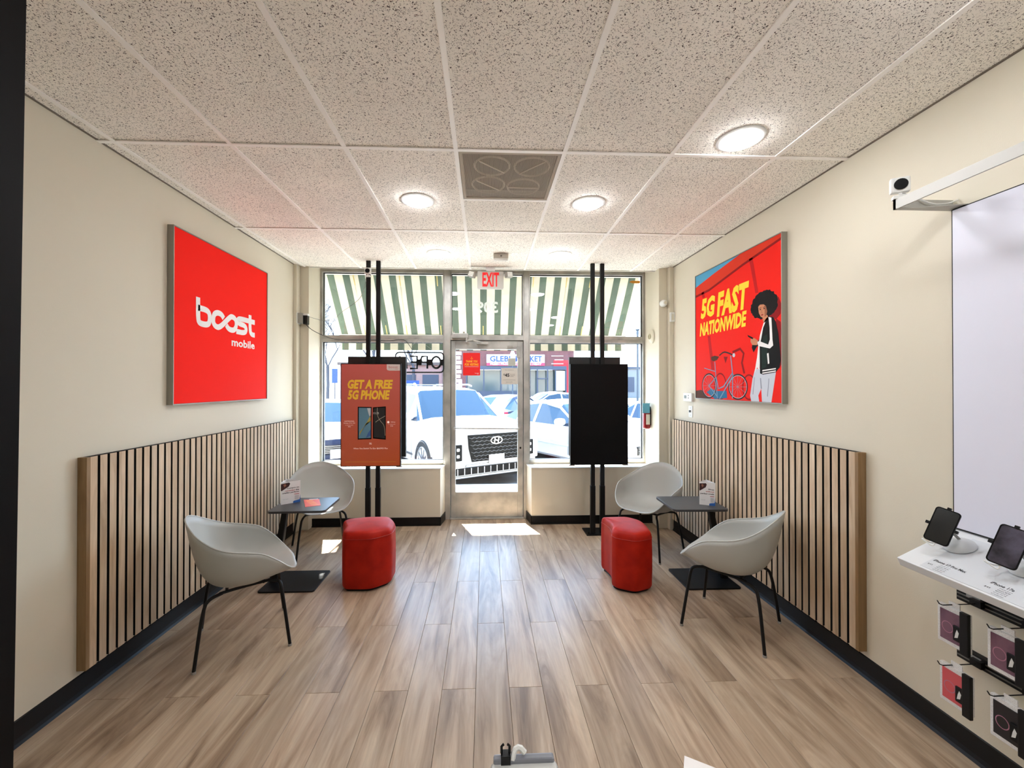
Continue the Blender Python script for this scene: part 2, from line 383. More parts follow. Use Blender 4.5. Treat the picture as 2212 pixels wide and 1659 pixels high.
dbox('threshold', -.412, .465, 0, .016, alu, -.06, .06, .003)
dbox('hinge_block', .38, .425, 1.93, 2.06, alu, -.032, -.02)
MB().box(.27, .335, -.032, -.02, 2.05, 2.075, mat('door_sensor', (150, 148, 140), .5)).build('latch_sensor', dr)

# door closer (mounted on the transom bar)
dc = empty('door_closer', (-.22, 4.94, 2.14), label='aluminium door closer with folding arm above the glass entrance door', cat='door closer')
MB().box(-.17, .02, -.05, .008, .02, .075, alu).build('closer_body', dc, bevel=.006)
MB().box(-.005, .012, -.045, .0, -.03, .02, alu).build('spindle', dc)
MB().tube([(0, -.03, -.01), (.08, -.12, -.012), (.19, -.015, -.03)], .008, alu, 6).build('arm', dc)
MB().box(.12, .26, -.03, .01, -.05, -.025, alu).build('arm_shoe', dc, bevel=.003)
for a_ in (-.15, -.03): MB().cyl((a_, -.02, .07), (a_, -.02, .095), .012, chrome).build('screw_cap', dc)

# number on the transom glass, facing the street
num = MB(); Mn = frame((.158, 5.006, 2.475), (-1, 0, 0), (0, 0, 1))
nm_ = mat('number_white', (225, 228, 215), .6); n_, l_, b_ = nodes(nm_); tl_ = n_.new('ShaderNodeBsdfTranslucent'); mx_ = n_.new('ShaderNodeMixShader'); mx_.inputs[0].default_value = .6
l_.new(b_.outputs[0], mx_.inputs[1]); l_.new(tl_.outputs[0], mx_.inputs[2]); l_.new(mx_.outputs[0], [q for q in n_ if q.type == 'OUTPUT_MATERIAL'][0].inputs[0])
num.text('309', (0, 0, .262, .14), .0, nm_, Mn, bold=.03)
n_o = num.build('house_number'); tag(n_o, 'pale number 309 on the transom glass, read reversed from inside', 'number')

# ------------------------------------------------------------------ slatted wall panels
def slat_panel(x, sgn, y0, y1, z0, z1, label):
    root = empty('slat_panel', (x+sgn*.0012, (y0+y1)/2, z0), label=label, cat='wall panel', group='slatted wood wainscots')
    yc = (y0+y1)/2; felt = mat('black_felt', (9, 9, 10), .95)
    MB().box(min(0, sgn*.012), max(0, sgn*.012), y0-yc+.003, y1-yc, .002, z1-z0-.001, felt).build('backing_board', root)
    pitch = .0562; n = int((y1-y0-.02)/pitch); first = None
    for k in range(n):
        yk = y0+.02+k*pitch
        if first is None:
            sb = MB().box(min(sgn*.012, sgn*.0435), max(sgn*.012, sgn*.0435), 0, .040, 0, z1-z0, felt).box(min(sgn*.0435, sgn*.045), max(sgn*.0435, sgn*.045), 0, .040, 0, z1-z0, slat_m)
            first = sb.build('slat', root); o = first
        else: o = first.copy(); COL.objects.link(o)
        o.location = (0, yk-yc, 0)
    MB().box(min(0, sgn*.046), max(0, sgn*.046), 0, .020, 0, z1-z0, slat_edge).build('end_strip', root).location = (0, y0-yc, 0)
    return root
slat_panel(XL, 1, 2.195, 4.545, .142, 1.228, 'slatted oak panel low on the wall left, behind the open-sided chair')
slat_panel(XR, -1, 2.185, 4.475, .142, 1.230, 'slatted oak panel low on the wall right, beside the white display shelf')

# ------------------------------------------------------------------ wall prints
steel = mat('print_frame', (150, 146, 136), .4, metal=.4)
def print_frame(root, w, h, t, mcol):
    # local: u along +X, v up, thickness towards +local -Y handled by matrix
    pass
red_print = mat('red_print', (250, 22, 4), .75, spec=.2)
# local x of the matrix = along the wall, local z = outward
def poster(name, origin, u, w, h, label, cat='poster'):
    root = empty(name, origin, label=label, cat=cat)
    M = frame((0, 0, 0), u, (0, 0, 1))
    b = .006
    for r in ((0, w, 0, b), (0, w, h-b, h), (0, b, b, h-b), (w-b, w, b, h-b)):
        MB().box(r[0], r[1], r[2], r[3], 0, .042, steel, M).build('frame_side', root)
    MB().box(b, w-b, b, h-b, 0, .036, mat('print_backing', (60, 20, 15), .8), M).build('backing', root)
    return root, M
WH = mat('print_white', (238, 234, 232), .55)
YE = mat('print_yellow', (252, 214, 20), .5)
# left: red logo print. u runs towards +Y seen from the room as left to right
pl, Ml = poster('logo_poster', (XL, 2.783, 1.468), (0, 1, 0), 1.17, 1.184, 'red square wall print with white boost mobile lettering')
Ml = frame((0, 0, 0), (0, 1, 0), (0, 0, 1))   # normal = u x v = +X
w_, h_ = 1.17, 1.184; A_ = w_/h_
c = MB(); Mu = frame((.0365, 0, 0), (0, 1, 0), (0, 0, 1), w_, h_)
c.add([(.006, .006, 0), (.994, .006, 0), (.994, .994, 0), (.006, .994, 0)], [(0, 1, 2, 3)], red_print, Mu); canv = c.build('printed_canvas', pl)
LP={'b':[(0.204,0.64),(0.204,0.503),(0.221,0.484),(0.288,0.484),(0.311,0.505),(0.311,0.555),(0.285,0.577),(0.204,0.577)],
 'inf':[(0.450,0.552),(0.425,0.575),(0.383,0.579),(0.347,0.561),(0.341,0.509),(0.365,0.486),(0.409,0.484),(0.513,0.568),(0.54,0.579),(0.583,0.566),(0.592,0.525),(0.569,0.490),(0.534,0.484),(0.5,0.49),(0.476,0.512)],
 's':[(0.740,0.579),(0.629,0.579),(0.604,0.565),(0.619,0.541),(0.694,0.539),(0.714,0.513),(0.694,0.484),(0.590,0.484)],
 't':[(0.759,0.625),(0.759,0.51),(0.778,0.484),(0.822,0.484)], 'tb':[(0.693,0.579),(0.822,0.579)]}
lg = MB(); Mg = frame((.0372, 0, 0), (0, 1, 0), (0, 0, 1), w_, h_)
for k_, k in enumerate(('b', 's', 't', 'tb', 'inf')): lg.stroke(LP[k], .036, .0003*k_, WH, Mg, smooth=2, asp=A_)
lg.text('mobile', (.538, .378, .823, .433), 0, WH, Mg, bold=.025); lg.build('lettering', canv)

# right: street scene print. u runs from far (left) to near (right)
pr, Mr = poster('street_poster', (XR, 3.95, 1.470), (0, -1, 0), 1.18, 1.195, 'wall print of a person in a jacket, bicycle and yellow 5G FAST NATIONWIDE lettering')
w2, h2 = 1.18, 1.195; A2 = w2/h2
def PM(d): return frame((-.0363-d, 0, 0), (0, -1, 0), (0, 0, 1), w2, h2)
c_ = lambda n, r, g, b: mat('ink_'+n, (r, g, b), .7, spec=.2)
red2, red3, dred, sky_i = c_('red', 238, 26, 10), c_('orange', 216, 52, 26), c_('dark_red', 140, 8, 14), c_('blue', 84, 160, 196)
blk, skin, lip, grn, pant, fold_, tyre, steelb, brn = c_('black', 14, 10, 10), c_('skin', 196, 132, 98), c_('lip', 150, 40, 40), c_('green', 24, 40, 32), c_('grey', 200, 204, 214), c_('fold', 140, 146, 160), c_('tyre', 50, 38, 40), c_('steel', 120, 150, 178), c_('brown', 84, 48, 34)
RP={'sky':[(0.006,0.994),(0.006,0.904),(0.242,0.944),(0.593,0.994)],
 'beam':[(0.006,0.904),(0.242,0.944),(0.593,0.994),(0.994,0.994),(0.994,0.969),(0.632,0.923),(0.208,0.849),(0.006,0.84)],
 'beamshadow':[(0.006,0.84),(0.208,0.849),(0.632,0.923),(0.994,0.972),(0.994,0.956),(0.631,0.906),(0.208,0.831),(0.006,0.822)],
 'strip1':[(0.694,0.934),(0.73,0.932),(0.786,0.693),(0.758,0.695)],'strip2':[(0.094,0.847),(0.13,0.848),(0.147,0.798),(0.112,0.797)],'strip3':[(0.186,0.49),(0.223,0.486),(0.279,0.224),(0.238,0.226)],
 'hairshadow':[(0.925,0.655),(0.97,0.625),(0.992,0.579),(0.985,0.526),(0.945,0.498),(0.894,0.527)],
 'bodyshadow':[(0.945,0.505),(0.985,0.478),(0.994,0.374),(0.994,0.238),(0.974,0.206),(0.954,0.31),(0.945,0.449)],
 'face':[(0.786,0.603),(0.803,0.613),(0.836,0.609),(0.858,0.595),(0.87,0.56),(0.86,0.533),(0.836,0.525),(0.81,0.536),(0.792,0.562)],
 'neck':[(0.825,0.535),(0.868,0.539),(0.889,0.514),(0.852,0.499),(0.832,0.501)],
 'jacket':[(0.884,0.529),(0.925,0.514),(0.945,0.485),(0.966,0.413),(0.981,0.308),(0.986,0.253),(0.974,0.213),(0.944,0.186),(0.829,0.175),(0.801,0.183),(0.798,0.286),(0.797,0.352),(0.774,0.356),(0.739,0.319),(0.721,0.351),(0.727,0.374),(0.786,0.39),(0.81,0.424),(0.831,0.487),(0.858,0.519)],
 'panel':[(0.83,0.41),(0.868,0.42),(0.872,0.33),(0.86,0.22),(0.82,0.21),(0.815,0.33)],
 'shirt':[(0.836,0.494),(0.854,0.498),(0.832,0.465),(0.817,0.409),(0.798,0.352),(0.799,0.249),(0.797,0.205),(0.773,0.221),(0.747,0.185),(0.774,0.288),(0.785,0.353),(0.803,0.425)],
 'sleeve':[(0.881,0.524),(0.907,0.515),(0.916,0.383),(0.922,0.347),(0.893,0.331),(0.785,0.357),(0.774,0.384),(0.798,0.385),(0.878,0.356),(0.893,0.386),(0.891,0.457)],
 'hem1':[(0.824,0.203),(0.944,0.211),(0.944,0.204),(0.823,0.195)],'hem2':[(0.823,0.187),(0.944,0.197),(0.944,0.19),(0.823,0.18)],'zip1':[(0.867,0.303),(0.881,0.305),(0.888,0.241),(0.874,0.238)],
 'pants':[(0.753,0.214),(0.801,0.213),(0.829,0.177),(0.944,0.186),(0.933,0.137),(0.904,0.006),(0.819,0.006),(0.812,0.088),(0.784,0.044),(0.792,0.006),(0.714,0.006),(0.702,0.041),(0.726,0.147)],
 'fold':[(0.801,0.154),(0.810,0.154),(0.819,0.088),(0.808,0.085)],'fold2':[(0.745,0.16),(0.75,0.16),(0.735,0.05),(0.728,0.05)],'fold3':[(0.88,0.15),(0.886,0.15),(0.873,0.04),(0.866,0.04)],
 'hands':[(0.711,0.41),(0.748,0.411),(0.782,0.391),(0.774,0.363),(0.727,0.368),(0.709,0.391)],'phone':[(0.677,0.44),(0.737,0.414),(0.73,0.404),(0.686,0.425)],
 'ground':[(0.006,0.064),(0.091,0.073),(0.224,0.006),(0.006,0.006)],
 'saddle':[(0.236,0.324),(0.287,0.33),(0.344,0.319),(0.319,0.297),(0.271,0.288),(0.238,0.301)],
 'blue':[(0.17,0.055),(0.237,0.084),(0.302,0.066),(0.438,0.069),(0.445,0.018),(0.286,0.006)]}
bgm = MB(); bgm.add([(.006, .006, 0), (.994, .006, 0), (.994, .994, 0), (.006, .994, 0)], [(0, 1, 2, 3)], red2, PM(0)); 
for k, m, d in (('sky', sky_i, .0004), ('beam', red3, .0004), ('beamshadow', dred, .0006), ('strip1', c_('mid_red', 190, 14, 20), .0006), ('strip2', c_('mid_red', 0, 0, 0), .0006), ('strip3', c_('mid_red', 0, 0, 0), .0006), ('hairshadow', dred, .0006), ('bodyshadow', dred, .0006), ('ground', brn, .0006)):
    bgm.flat(RP[k], 0, m, PM(d))
canv2 = bgm.build('printed_canvas', pr)
bike = MB()
def ring(cx, cy, rx, ry, w, m, d, n=28): bike.stroke(ell(cx, cy, rx, ry, n), w, 0, m, PM(d), closed=True, asp=A2)
ring(.357, .10, .075, .095, .010, dred, .0007); ring(.69, .096, .065, .08, .010, dred, .0007)
bike.stroke([(0.51,0.338),(0.597,0.355),(0.636,0.321),(0.616,0.259),(0.642,0.187)], .018, 0, dred, PM(.0007), asp=A2); bike.flat([(0.403,0.315),(0.453,0.311),(0.425,0.265)], 0, dred, PM(.0007))
bike.flat(RP['blue'], 0, c_('bike_blue', 44, 110, 150), PM(.0008))
ring(.204, .105, .100, .092, .010, tyre, .0009); ring(.569, .098, .105, .084, .010, tyre, .0009)
ring(.204, .105, .092, .084, .003, pant, .0009); ring(.569, .098, .097, .077, .003, pant, .0009)
for cx_, cy_, rx_, ry_ in ((.204, .105, .09, .082), (.569, .098, .095, .075)):
    for k in range(12):
        a = 2*PI*k/12; bike.stroke([(cx_, cy_), (cx_+rx_*math.cos(a), max(.007, cy_+ry_*math.sin(a)))], .0018, 0, fold_, PM(.0009), asp=A2)
for pts, ww in (([(0.287,0.285),(0.32,0.014)], .009), ([(0.303,0.171),(0.336,0.084),(0.402,0.101),(0.507,0.192)], .010), ([(0.523,0.183),(0.348,0.008)], .010), ([(0.489,0.315),(0.512,0.183),(0.508,0.016)], .010), ([(0.204,.105),(.325,.02)], .008), ([(0.204,.105),(.303,.171)], .007), ([(0.136,0.244),(0.295,0.211)], .006)):
    bike.stroke(pts, ww, 0, steelb, PM(.0011), asp=A2)
bike.stroke([(0.347,0.327),(0.403,0.350),(0.454,0.340),(0.526,0.316)], .010, 0, tyre, PM(.0012), smooth=1, asp=A2)
bike.flat(RP['saddle'], 0, brn, PM(.0012)); bike.flat(ell(.526, .317, .016, .014, 12), 0, pant, PM(.0013)); bike.build('printed_bicycle', canv2)
fig = MB(); random.seed(3); hair = []
for k in range(56):
    a = 2*PI*k/56; rr = 1+random.uniform(-.05, .06); hair.append((.838+.124*rr*math.cos(a), .606+.086*rr*math.sin(a)))
fig.flat(RP['pants'], 0, pant, PM(.0009)); fig.flat(hair, 0, blk, PM(.0010)); fig.flat(RP['neck'], 0, skin, PM(.0012)); fig.flat(RP['face'], 0, skin, PM(.0013))
fig.flat([(.846,.604),(.858,.595),(.87,.56),(.86,.533),(.846,.53)], 0, c_('skin_shade', 150, 92, 66), PM(.0014))
for k in ('fold', 'fold2', 'fold3'): fig.flat(RP[k], 0, fold_, PM(.0011))
fig.flat(RP['shirt'], 0, WH, PM(.0011)); fig.flat(RP['jacket'], 0, blk, PM(.0012)); fig.flat(RP['panel'], 0, grn, PM(.0013)); fig.flat(RP['shirt'], 0, WH, PM(.0014))
for k in ('sleeve', 'hem1', 'hem2', 'zip1'): fig.flat(RP[k], 0, WH, PM(.0015))
fig.flat(RP['hands'], 0, skin, PM(.0016)); fig.flat(RP['phone'], 0, blk, PM(.0017))
for e_ in (.806, .842): fig.flat(ell(e_, .582, .008, .0035, 8), 0, blk, PM(.0017)); fig.stroke([(e_-.011, .591), (e_+.011, .592)], .003, 0, blk, PM(.0017), asp=A2)
fig.stroke([(.822, .578), (.816, .562), (.826, .560)], .003, 0, c_('skin_shade', 0, 0, 0), PM(.0017), asp=A2); fig.flat(ell(.824, .546, .011, .0045, 10), 0, lip, PM(.0017))
fig.build('printed_person', canv2)
tx = MB()
tx.text('5G', (.085, .632, .292, .790), 0, YE, PM(.0010), bold=.05, shear=.18); tx.text('FAST', (.315, .612, .695, .795), 0, YE, PM(.0010), bold=.05, shear=.18)
tx.text('NATIONWIDE', (.068, .497, .668, .604), 0, YE, PM(.0010), bold=.045, shear=.18); tx.build('lettering', canv2)

# ------------------------------------------------------------------ ceiling fittings
lamp_em = mat('lamp_diffuser', (255, 255, 255), .5, emit=(247, 250, 255), es=CAN_STRENGTH)
cl0 = None
can_spots = [(-.479, 2.947, 'round recessed ceiling light left of the ceiling vent'), (.745, 2.941, 'round recessed ceiling light right of the ceiling vent'),
             (-.459, 4.12, 'small round ceiling light near the window wall, left of the exit sign'), (.754, 4.112, 'small round ceiling light near the window wall, right of the exit sign'),
             (1.360, 2.137, 'round ceiling light nearest the wall right, with bright glow on the tiles'), (1.40, 1.10, 'round ceiling light just out of view overhead, at the wall right'),
             (-1.1, .55, 'round ceiling light overhead behind the viewer, left side'), (0, -.8, 'round ceiling light at the back of the shop, middle'), (-1.1, -.9, 'round ceiling light at the back of the shop, left'), (1.1, -.9, 'round ceiling light at the back of the shop, right')]
for x, y, lb in can_spots:
    if cl0 is None:
        cl0 = empty('ceiling_light', (x, y, H), label=lb, cat='ceiling light', group='round ceiling lights')
        MB().lathe([(.118, 0), (.118, -.004), (.104, -.009), (.094, -.008), (.094, 0)], white_pl, 40).build('trim_ring', cl0, smooth=True)
        MB().lathe([(.0935, -.001), (.0935, -.010), (.08, -.020), (.05, -.027), (.001, -.030)], lamp_em, 40).build('diffuser', cl0, smooth=True)
    else: copy_tree(cl0, loc=(x, y, H), label=lb)
# return air vent
vt = empty('ceiling_vent', (.142, 2.601, H), label='square grey louvred ceiling vent with four round diffusers', cat='vent')
vm = mat('vent_grey', (176, 164, 146), .7); vd = mat('vent_dark', (104, 96, 86), .8)
for r in ((-.290, .290, -.290, -.272), (-.290, .290, .272, .290), (-.290, -.272, -.272, .272), (.272, .290, -.272, .272)):
    MB().box(*r, -.006, .006, vm).build('vent_frame', vt)
MB().box(-.272, .272, -.272, .272, .05, .055, vd).build('vent_back', vt)
lv = MB()
for k in range(76):
    xx = -.271+k*.00715; lv.box(xx, xx+.0042, -.272, .272, -.003, .004, vm)
tag(lv.build('louvre', vt), kind='stuff')
for ax_, ay_, ang in ((-.10, -.13, 40), (.14, -.13, -45), (-.12, .10, 40), (.11, .12, 0)):
    q = MB(); q.lathe([(.098, .004), (.105, -.0045), (.112, .004)], mat('vent_ring', (214, 204, 188), .6), 28, Matrix.Translation((ax_, ay_, 0)), caps=False)
    a = math.radians(ang); q.cyl((ax_-.1*math.cos(a), ay_-.1*math.sin(a), -.004), (ax_+.1*math.cos(a), ay_+.1*math.sin(a), -.004), .004, mat('vent_ring', (0, 0, 0)), 6); q.build('diffuser_ring', vt)
# motion sensor on the ceiling
ms = empty('ceiling_sensor', (.159, 4.14, H), label='white rectangular door sensor on the ceiling above the exit sign', cat='sensor')
MB().box(-.075, .075, -.045, .045, -.05, 0, mat('sensor_body', (190, 182, 168), .5)).build('sensor_body', ms, bevel=.006)
MB().box(-.07, .07, -.05, -.035, -.075, -.05, white_pl).build('sensor_lens', ms, bevel=.004); MB().box(-.006, .006, -.0465, -.045, -.03, -.022, black_gloss).build('indicator', ms)
# exit sign
ex = empty('exit_sign', (.061, 4.60, 2.90), label='white exit sign with red EXIT letters and two lamp heads', cat='exit sign')
MB().box(-.05, .05, -.03, .03, -.035, .01, white_pl).build('canopy', ex, bevel=.004)
MB().loft([[(x_, y_, z_) for x_, z_ in rrect(-.147, .147, -.228, -.035, .012, 3)] for y_ in (-.022, .022)], mat('exit_body', (188, 186, 178), .5)).build('housing', ex)
e = MB(); e.text('EXIT', (-.090, -.206, .095, -.048), 0, mat('exit_red', (220, 20, 24), .5, emit=(230, 16, 20), es=.12), frame((0, -.0232, 0), (1, 0, 0), (0, 0, 1)), bold=.03); e.build('lettering', ex)
for s_, rr in ((-1, .35), (1, -.1)):
    M = Matrix.Translation((s_*.205, -.03, -.075)) @ Matrix.Rotation(rr, 4, 'Y') @ Matrix.Rotation(s_*.5, 4, 'Z')
    h = MB(); h.box(-.036, .036, -.022, .03, -.03, .03, mat('lamp_head', (160, 158, 150), .5), M)
    for kx in range(4):
        for kz in range(3): h.box(-.030+kx*.0155, -.018+kx*.0155, -.025, -.022, -.024+kz*.017, -.012+kz*.017, mat('lamp_led', (235, 235, 228), .3), M)
    h.build('lamp_head', ex); MB().cyl((s_*.14, 0, -.075), (s_*.20, -.01, -.075), .012, white_pl, 8).build('lamp_arm', ex)

# ------------------------------------------------------------------ screen stands
orange_m = mat('screen_orange', (204, 92, 62), .35)
def screen_stand(x, y, lab, lit):
    root = empty('display_stand', (x, y, 0), label=lab, cat='display stand', group='double-sided screen stands')
    for s_ in (-1, 1):
        MB().box(-.022, .022, -.016, .016, .012, 2.95, black_metal, Matrix.Translation((s_*.052, 0, 0))).build('pole', root, bevel=.003)
        MB().box(-.026, .026, -.02, .02, .012, .52, black_metal, Matrix.Translation((s_*.052, 0, 0))).build('pole_sleeve', root, bevel=.003)
    MB().box(-.13, .13, -.06, .16, 0, .012, black_metal).build('base_plate', root, bevel=.002)
    for s_ in (-1, 1): MB().cyl((s_*.1, -.02, .012), (s_*.1, -.02, .03), .01, black_metal, 8).build('bolt', root)
    MB().box(-.25, .25, -.04, -.016, 1.0, 1.6, black_metal).build('mount_plate', root)
    # front (room) screen
    x0, x1, z0, z1 = -.31, .305, .757, 1.825
    fs_ = MB().box(x0, x1, -.085, -.04, z0, z1, black_gloss).build('front_screen', root, bevel=.003)
    # rear (window) screen, hung higher
    MB().box(-.275 if lit else -.30, .335 if lit else .26, .03, .075, .835, 1.905, mat('screen_back', (22, 24, 24), .5)).build('window_screen', root, bevel=.004)
    MB().box(x1-.05, x1+.012, -.07, -.045, z0-.012, z0, white_pl).build('corner_clip', root)
    if not lit: MB().box(x0-.012, x0+.05, -.07, -.045, z0-.012, z0, white_pl).build('corner_clip', root)
    if lit: screen_face(fs_, x0, x1, z0, z1)
    return root
def screen_face(root, x0, x1, z0, z1):
    w, h = x1-x0, z1-z0
    def P(d): return frame((x0, -.0852-d, z0), (1, 0, 0), (0, 0, 1), w, h)
    m = bpy.data.materials.new('advert_gradient'); m.use_nodes = True; n, l, b = nodes(m)   # the advert itself fades red to orange
    t = n.new('ShaderNodeTexCoord'); s = n.new('ShaderNodeSeparateXYZ'); r = n.new('ShaderNodeValToRGB'); r.color_ramp.elements[0].color = S(150, 64, 26); r.color_ramp.elements[1].color = S(158, 74, 68)
    l.new(t.outputs['Generated'], s.inputs[0]); l.new(s.outputs['Z'], r.inputs[0]); l.new(r.outputs[0], b.inputs['Base Color']); l.new(r.outputs[0], b.inputs['Emission Color'])
    b.inputs['Emission Strength'].default_value = .12; b.inputs['Roughness'].default_value = .35
    q = MB(); q.add([(.012, .008, 0), (.988, .008, 0), (.988, .992, 0), (.012, .992, 0)], [(0, 1, 2, 3)], m, P(0)); q.build('advert_picture', root)
    y_ = mat('advert_yellow', (190, 150, 36), .5, emit=(222, 178, 44), es=.1); w_ = mat('advert_white', (232, 210, 200), .5, emit=(232, 210, 200), es=.15)
    q = MB(); q.text('GET A FREE', (.115, .752, .870, .842), 0, y_, P(.0006), bold=.048, shear=.18); q.text('5G PHONE', (.115, .648, .820, .742), 0, y_, P(.0006), bold=.048, shear=.18); q.build('headline', root)
    q = MB(); q.text('SAMSUNG', (.065, .435, .225, .445), 0, w_, P(.0006)); q.text('Galaxy A16 5G', (.05, .415, .24, .427), 0, w_, P(.0006)); q.text('or similar plan', (.08, .398, .21, .406), 0, w_, P(.0006)); q.text('5G', (.125, .383, .165, .392), 0, w_, P(.0006)); q.build('left_caption', root)
    q = MB(); q.text('moto g', (.835, .424, .905, .436), 0, w_, P(.0006)); q.flat(ell(.793, .430, .020, .0115, 16), 0, w_, P(.0006)); q.text('or similar plan', (.79, .405, .91, .412), 0, w_, P(.0006)); q.text('5G', (.83, .388, .87, .398), 0, w_, P(.0006)); q.build('right_caption', root)
    q = MB(); q.text('When You Switch To Our $60/MO Plan', (.215, .168, .785, .183), 0, w_, P(.0006)); q.text('5G', (.478, .215, .515, .232), 0, w_, P(.0006), bold=.02)
    q.add([(.08, .046, 0), (.92, .046, 0), (.92, .0475, 0), (.08, .0475, 0)], [(0, 1, 2, 3)], y_, P(.0006)); q.build('small_print', root)
    q = MB(); q.flat([(.765, .992), (.765, .945), (.78, .934), (.81, .930), (.988, .930), (.988, .992)], 0, mat('tab_white', (205, 196, 190), .5), P(.0006)); q.text('boost', (.80, .955, .95, .976), 0, mat('logo_red', (170, 60, 60), .5), P(.001)); q.text('mobile', (.90, .942, .95, .951), 0, mat('logo_red', (0, 0, 0)), P(.001)); q.build('logo_tab', root)
    def ph(x_0, x_1, lt, rt, lb_, rb, nm, col):
        q = MB(); q.flat([(x_0, lb_), (x_1, rb), (x_1, rt), (x_0, lt)], 0, black_gloss, P(.0008))
        q.flat([(x_0+.017, lb_+.012), (x_1-.014, rb+.012), (x_1-.014, rt-.009), (x_0+.017, lt-.009)], 0, col, P(.0012)); return q
    a = ph(.285, .515, .580, .577, .262, .266, 'p', mat('phone_blue', (92, 138, 160), .4))
    a.flat([(.31, .30), (.42, .42), (.50, .44), (.50, .50), (.40, .39), (.32, .34)], 0, mat('phone_gold', (170, 160, 80), .4), P(.0015)); a.flat([(.42, .278), (.50, .30), (.50, .36), (.46, .33)], 0, mat('phone_navy', (60, 100, 160), .4), P(.0015))
    a.flat([(.44, .566), (.50, .567), (.50, .47), (.47, .50)], 0, mat('phone_mist', (190, 200, 205), .4), P(.0015)); a.build('pictured_phone', root)
    a = ph(.537, .752, .574, .583, .272, .260, 'p', mat('phone_black', (26, 30, 32), .4))
    a.stroke([(.61, .57), (.605, .50), (.66, .44), (.73, .40), (.74, .30)], .004, 0, mat('phone_line', (170, 160, 140), .4), P(.0015), smooth=2, asp=w/h); a.stroke([(.58, .43), (.65, .46), (.74, .49)], .005, 0, mat('phone_line', (0, 0, 0)), P(.0015), asp=w/h)
    a.text('11:35', (.548, .508, .635, .527), 0, WH, P(.0015)); a.build('pictured_phone', root)
screen_stand(-1.178, 4.41, 'black double-pole stand with lit orange GET A FREE 5G PHONE screen', True)
screen_stand(1.213, 4.41, 'black double-pole stand with a dark switched-off screen facing the room', False)

# ------------------------------------------------------------------ chairs
def make_chair(loc, rz, label):
    root = empty('tub_chair', loc, rz, label, 'chair', 'grey shell chairs with black tube legs')
    half = [(.285,0,.432),(.284,.095,.434),(.264,.165,.448),(.224,.220,.486),(.165,.260,.548),(.088,.285,.607),(0,.294,.635),(-.085,.290,.657),(-.160,.262,.690),(-.225,.212,.735),(-.270,.140,.777),(-.293,.070,.800),(-.300,0,.807)]
    pts = half+[(a, -b, c) for a, b, c in half[-2:0:-1]]
    P = [Vector(p) for p in pts]; N = len(P); rim = []
    for i in range(N):            # Catmull-Rom refinement
        p0, p1, p2, p3 = P[i-1], P[i], P[(i+1) % N], P[(i+2) % N]
        for t in (0, .333, .667):
            rim.append(.5*((2*p1)+(p2-p0)*t+(2*p0-5*p1+4*p2-p3)*t*t+(3*p1-p0-3*p2+p3)*t**3))
    cen = Vector((-.055, 0, .392)); rings = []; K = 16
    for k in range(1, K+1):
        t = k/K; ring_ = []
        for r in rim:
            d = Vector((r.x-cen.x, r.y-cen.y, 0)); fr = max(0, min(1, (r.z-.43)/.2)); fr = fr*fr*(3-2*fr)
            back = max(0, -d.x/d.length) if d.length else 0
            reach = (.98-.10*(1-fr))*(1-.22*back); p1 = cen+d*reach*.92+Vector((0, 0, -.004+.0*fr))
            p2 = cen+d*(1.0 if fr > .2 else .95)*(1-.20*back*fr)+Vector((0, 0, (r.z-cen.z)*(.30*fr+.95*(1-fr))))
            p2 = p2+Vector((0, 0, .012*(1-fr)))
            a = (1-t)**3; b = 3*(1-t)**2*t; c2 = 3*(1-t)*t*t; e3 = t**3
            ring_.append(cen*a+p1*b+p2*c2+r*e3)
        rings.append(ring_)
    n = len(rim); vs = [cen]+[p for g in rings for p in g]; fs = [(0, 1+(j+1) % n, 1+j)[::-1] for j in range(n)]
    for i in range(K-1):
        for j in range(n):
            a, b = 1+i*n+j, 1+i*n+(j+1) % n; fs.append((a, a+n, b+n, b)[::-1])
    m = MB(); m.add(vs, fs, shell_m); sh = m.build('seat_shell', root, smooth=True)
    for p in sh.data.polygons: p.use_smooth = True
    so = sh.modifiers.new('thickness', 'SOLIDIFY'); so.thickness = .007; so.offset = 0
    MB().tube([tuple(p) for p in rim], .0048, shell_m, 6, closed=True).build('shell_rim', root, smooth=True)
    for sx_, sy in ((1, 1), (1, -1), (-1, 1), (-1, -1)):
        f = (.2375*sx_, .2375*sy, .012); tpx = .165 if sx_ > 0 else -.150; tz = .398 if sx_ > 0 else .378
        lg_ = MB().tube([f, (.195*sx_ if sx_ > 0 else -.20, .195*sy, tz-.045), (tpx+.02*sx_, .178*sy, tz-.008), (tpx-.04*sx_, .150*sy, tz-.002)], .0095, black_metal, 10, smooth=2).build('leg', root, smooth=True)
        MB().cyl((f[0], f[1], 0), (f[0], f[1], .014), .011, grey_pl, 10).build('foot_cap', lg_)
    for sy in (1, -1): MB().tube([(.14, .152*sy, .396), (-.03, .125*sy, .376), (-.125, .150*sy, .376)], .009, black_metal, 8, smooth=1).build('seat_frame', root, smooth=True)
    MB().tube([(.10, .15, .39), (.10, -.15, .39)], .009, black_metal, 8).build('cross_bar', root); MB().tube([(-.09, .14, .376), (-.09, -.14, .376)], .009, black_metal, 8).build('cross_bar', root)
    return root
ch = make_chair((-1.519, 2.684, 0), math.radians(29.5), 'grey tub chair left of the room nearest the viewer, back to the slats')
copy_tree(ch, loc=(-1.58, 4.07, 0), rz=math.radians(-62), label='grey tub chair in the far corner left, behind the table with the red flyer')
copy_tree(ch, loc=(1.593, 3.965, 0), rz=math.radians(219.5), label='grey tub chair in the far corner right, by the fire extinguisher')
copy_tree(ch, loc=(1.645, 2.706, 0), rz=math.radians(135), label='grey tub chair right of the room nearest the viewer, facing the windows')

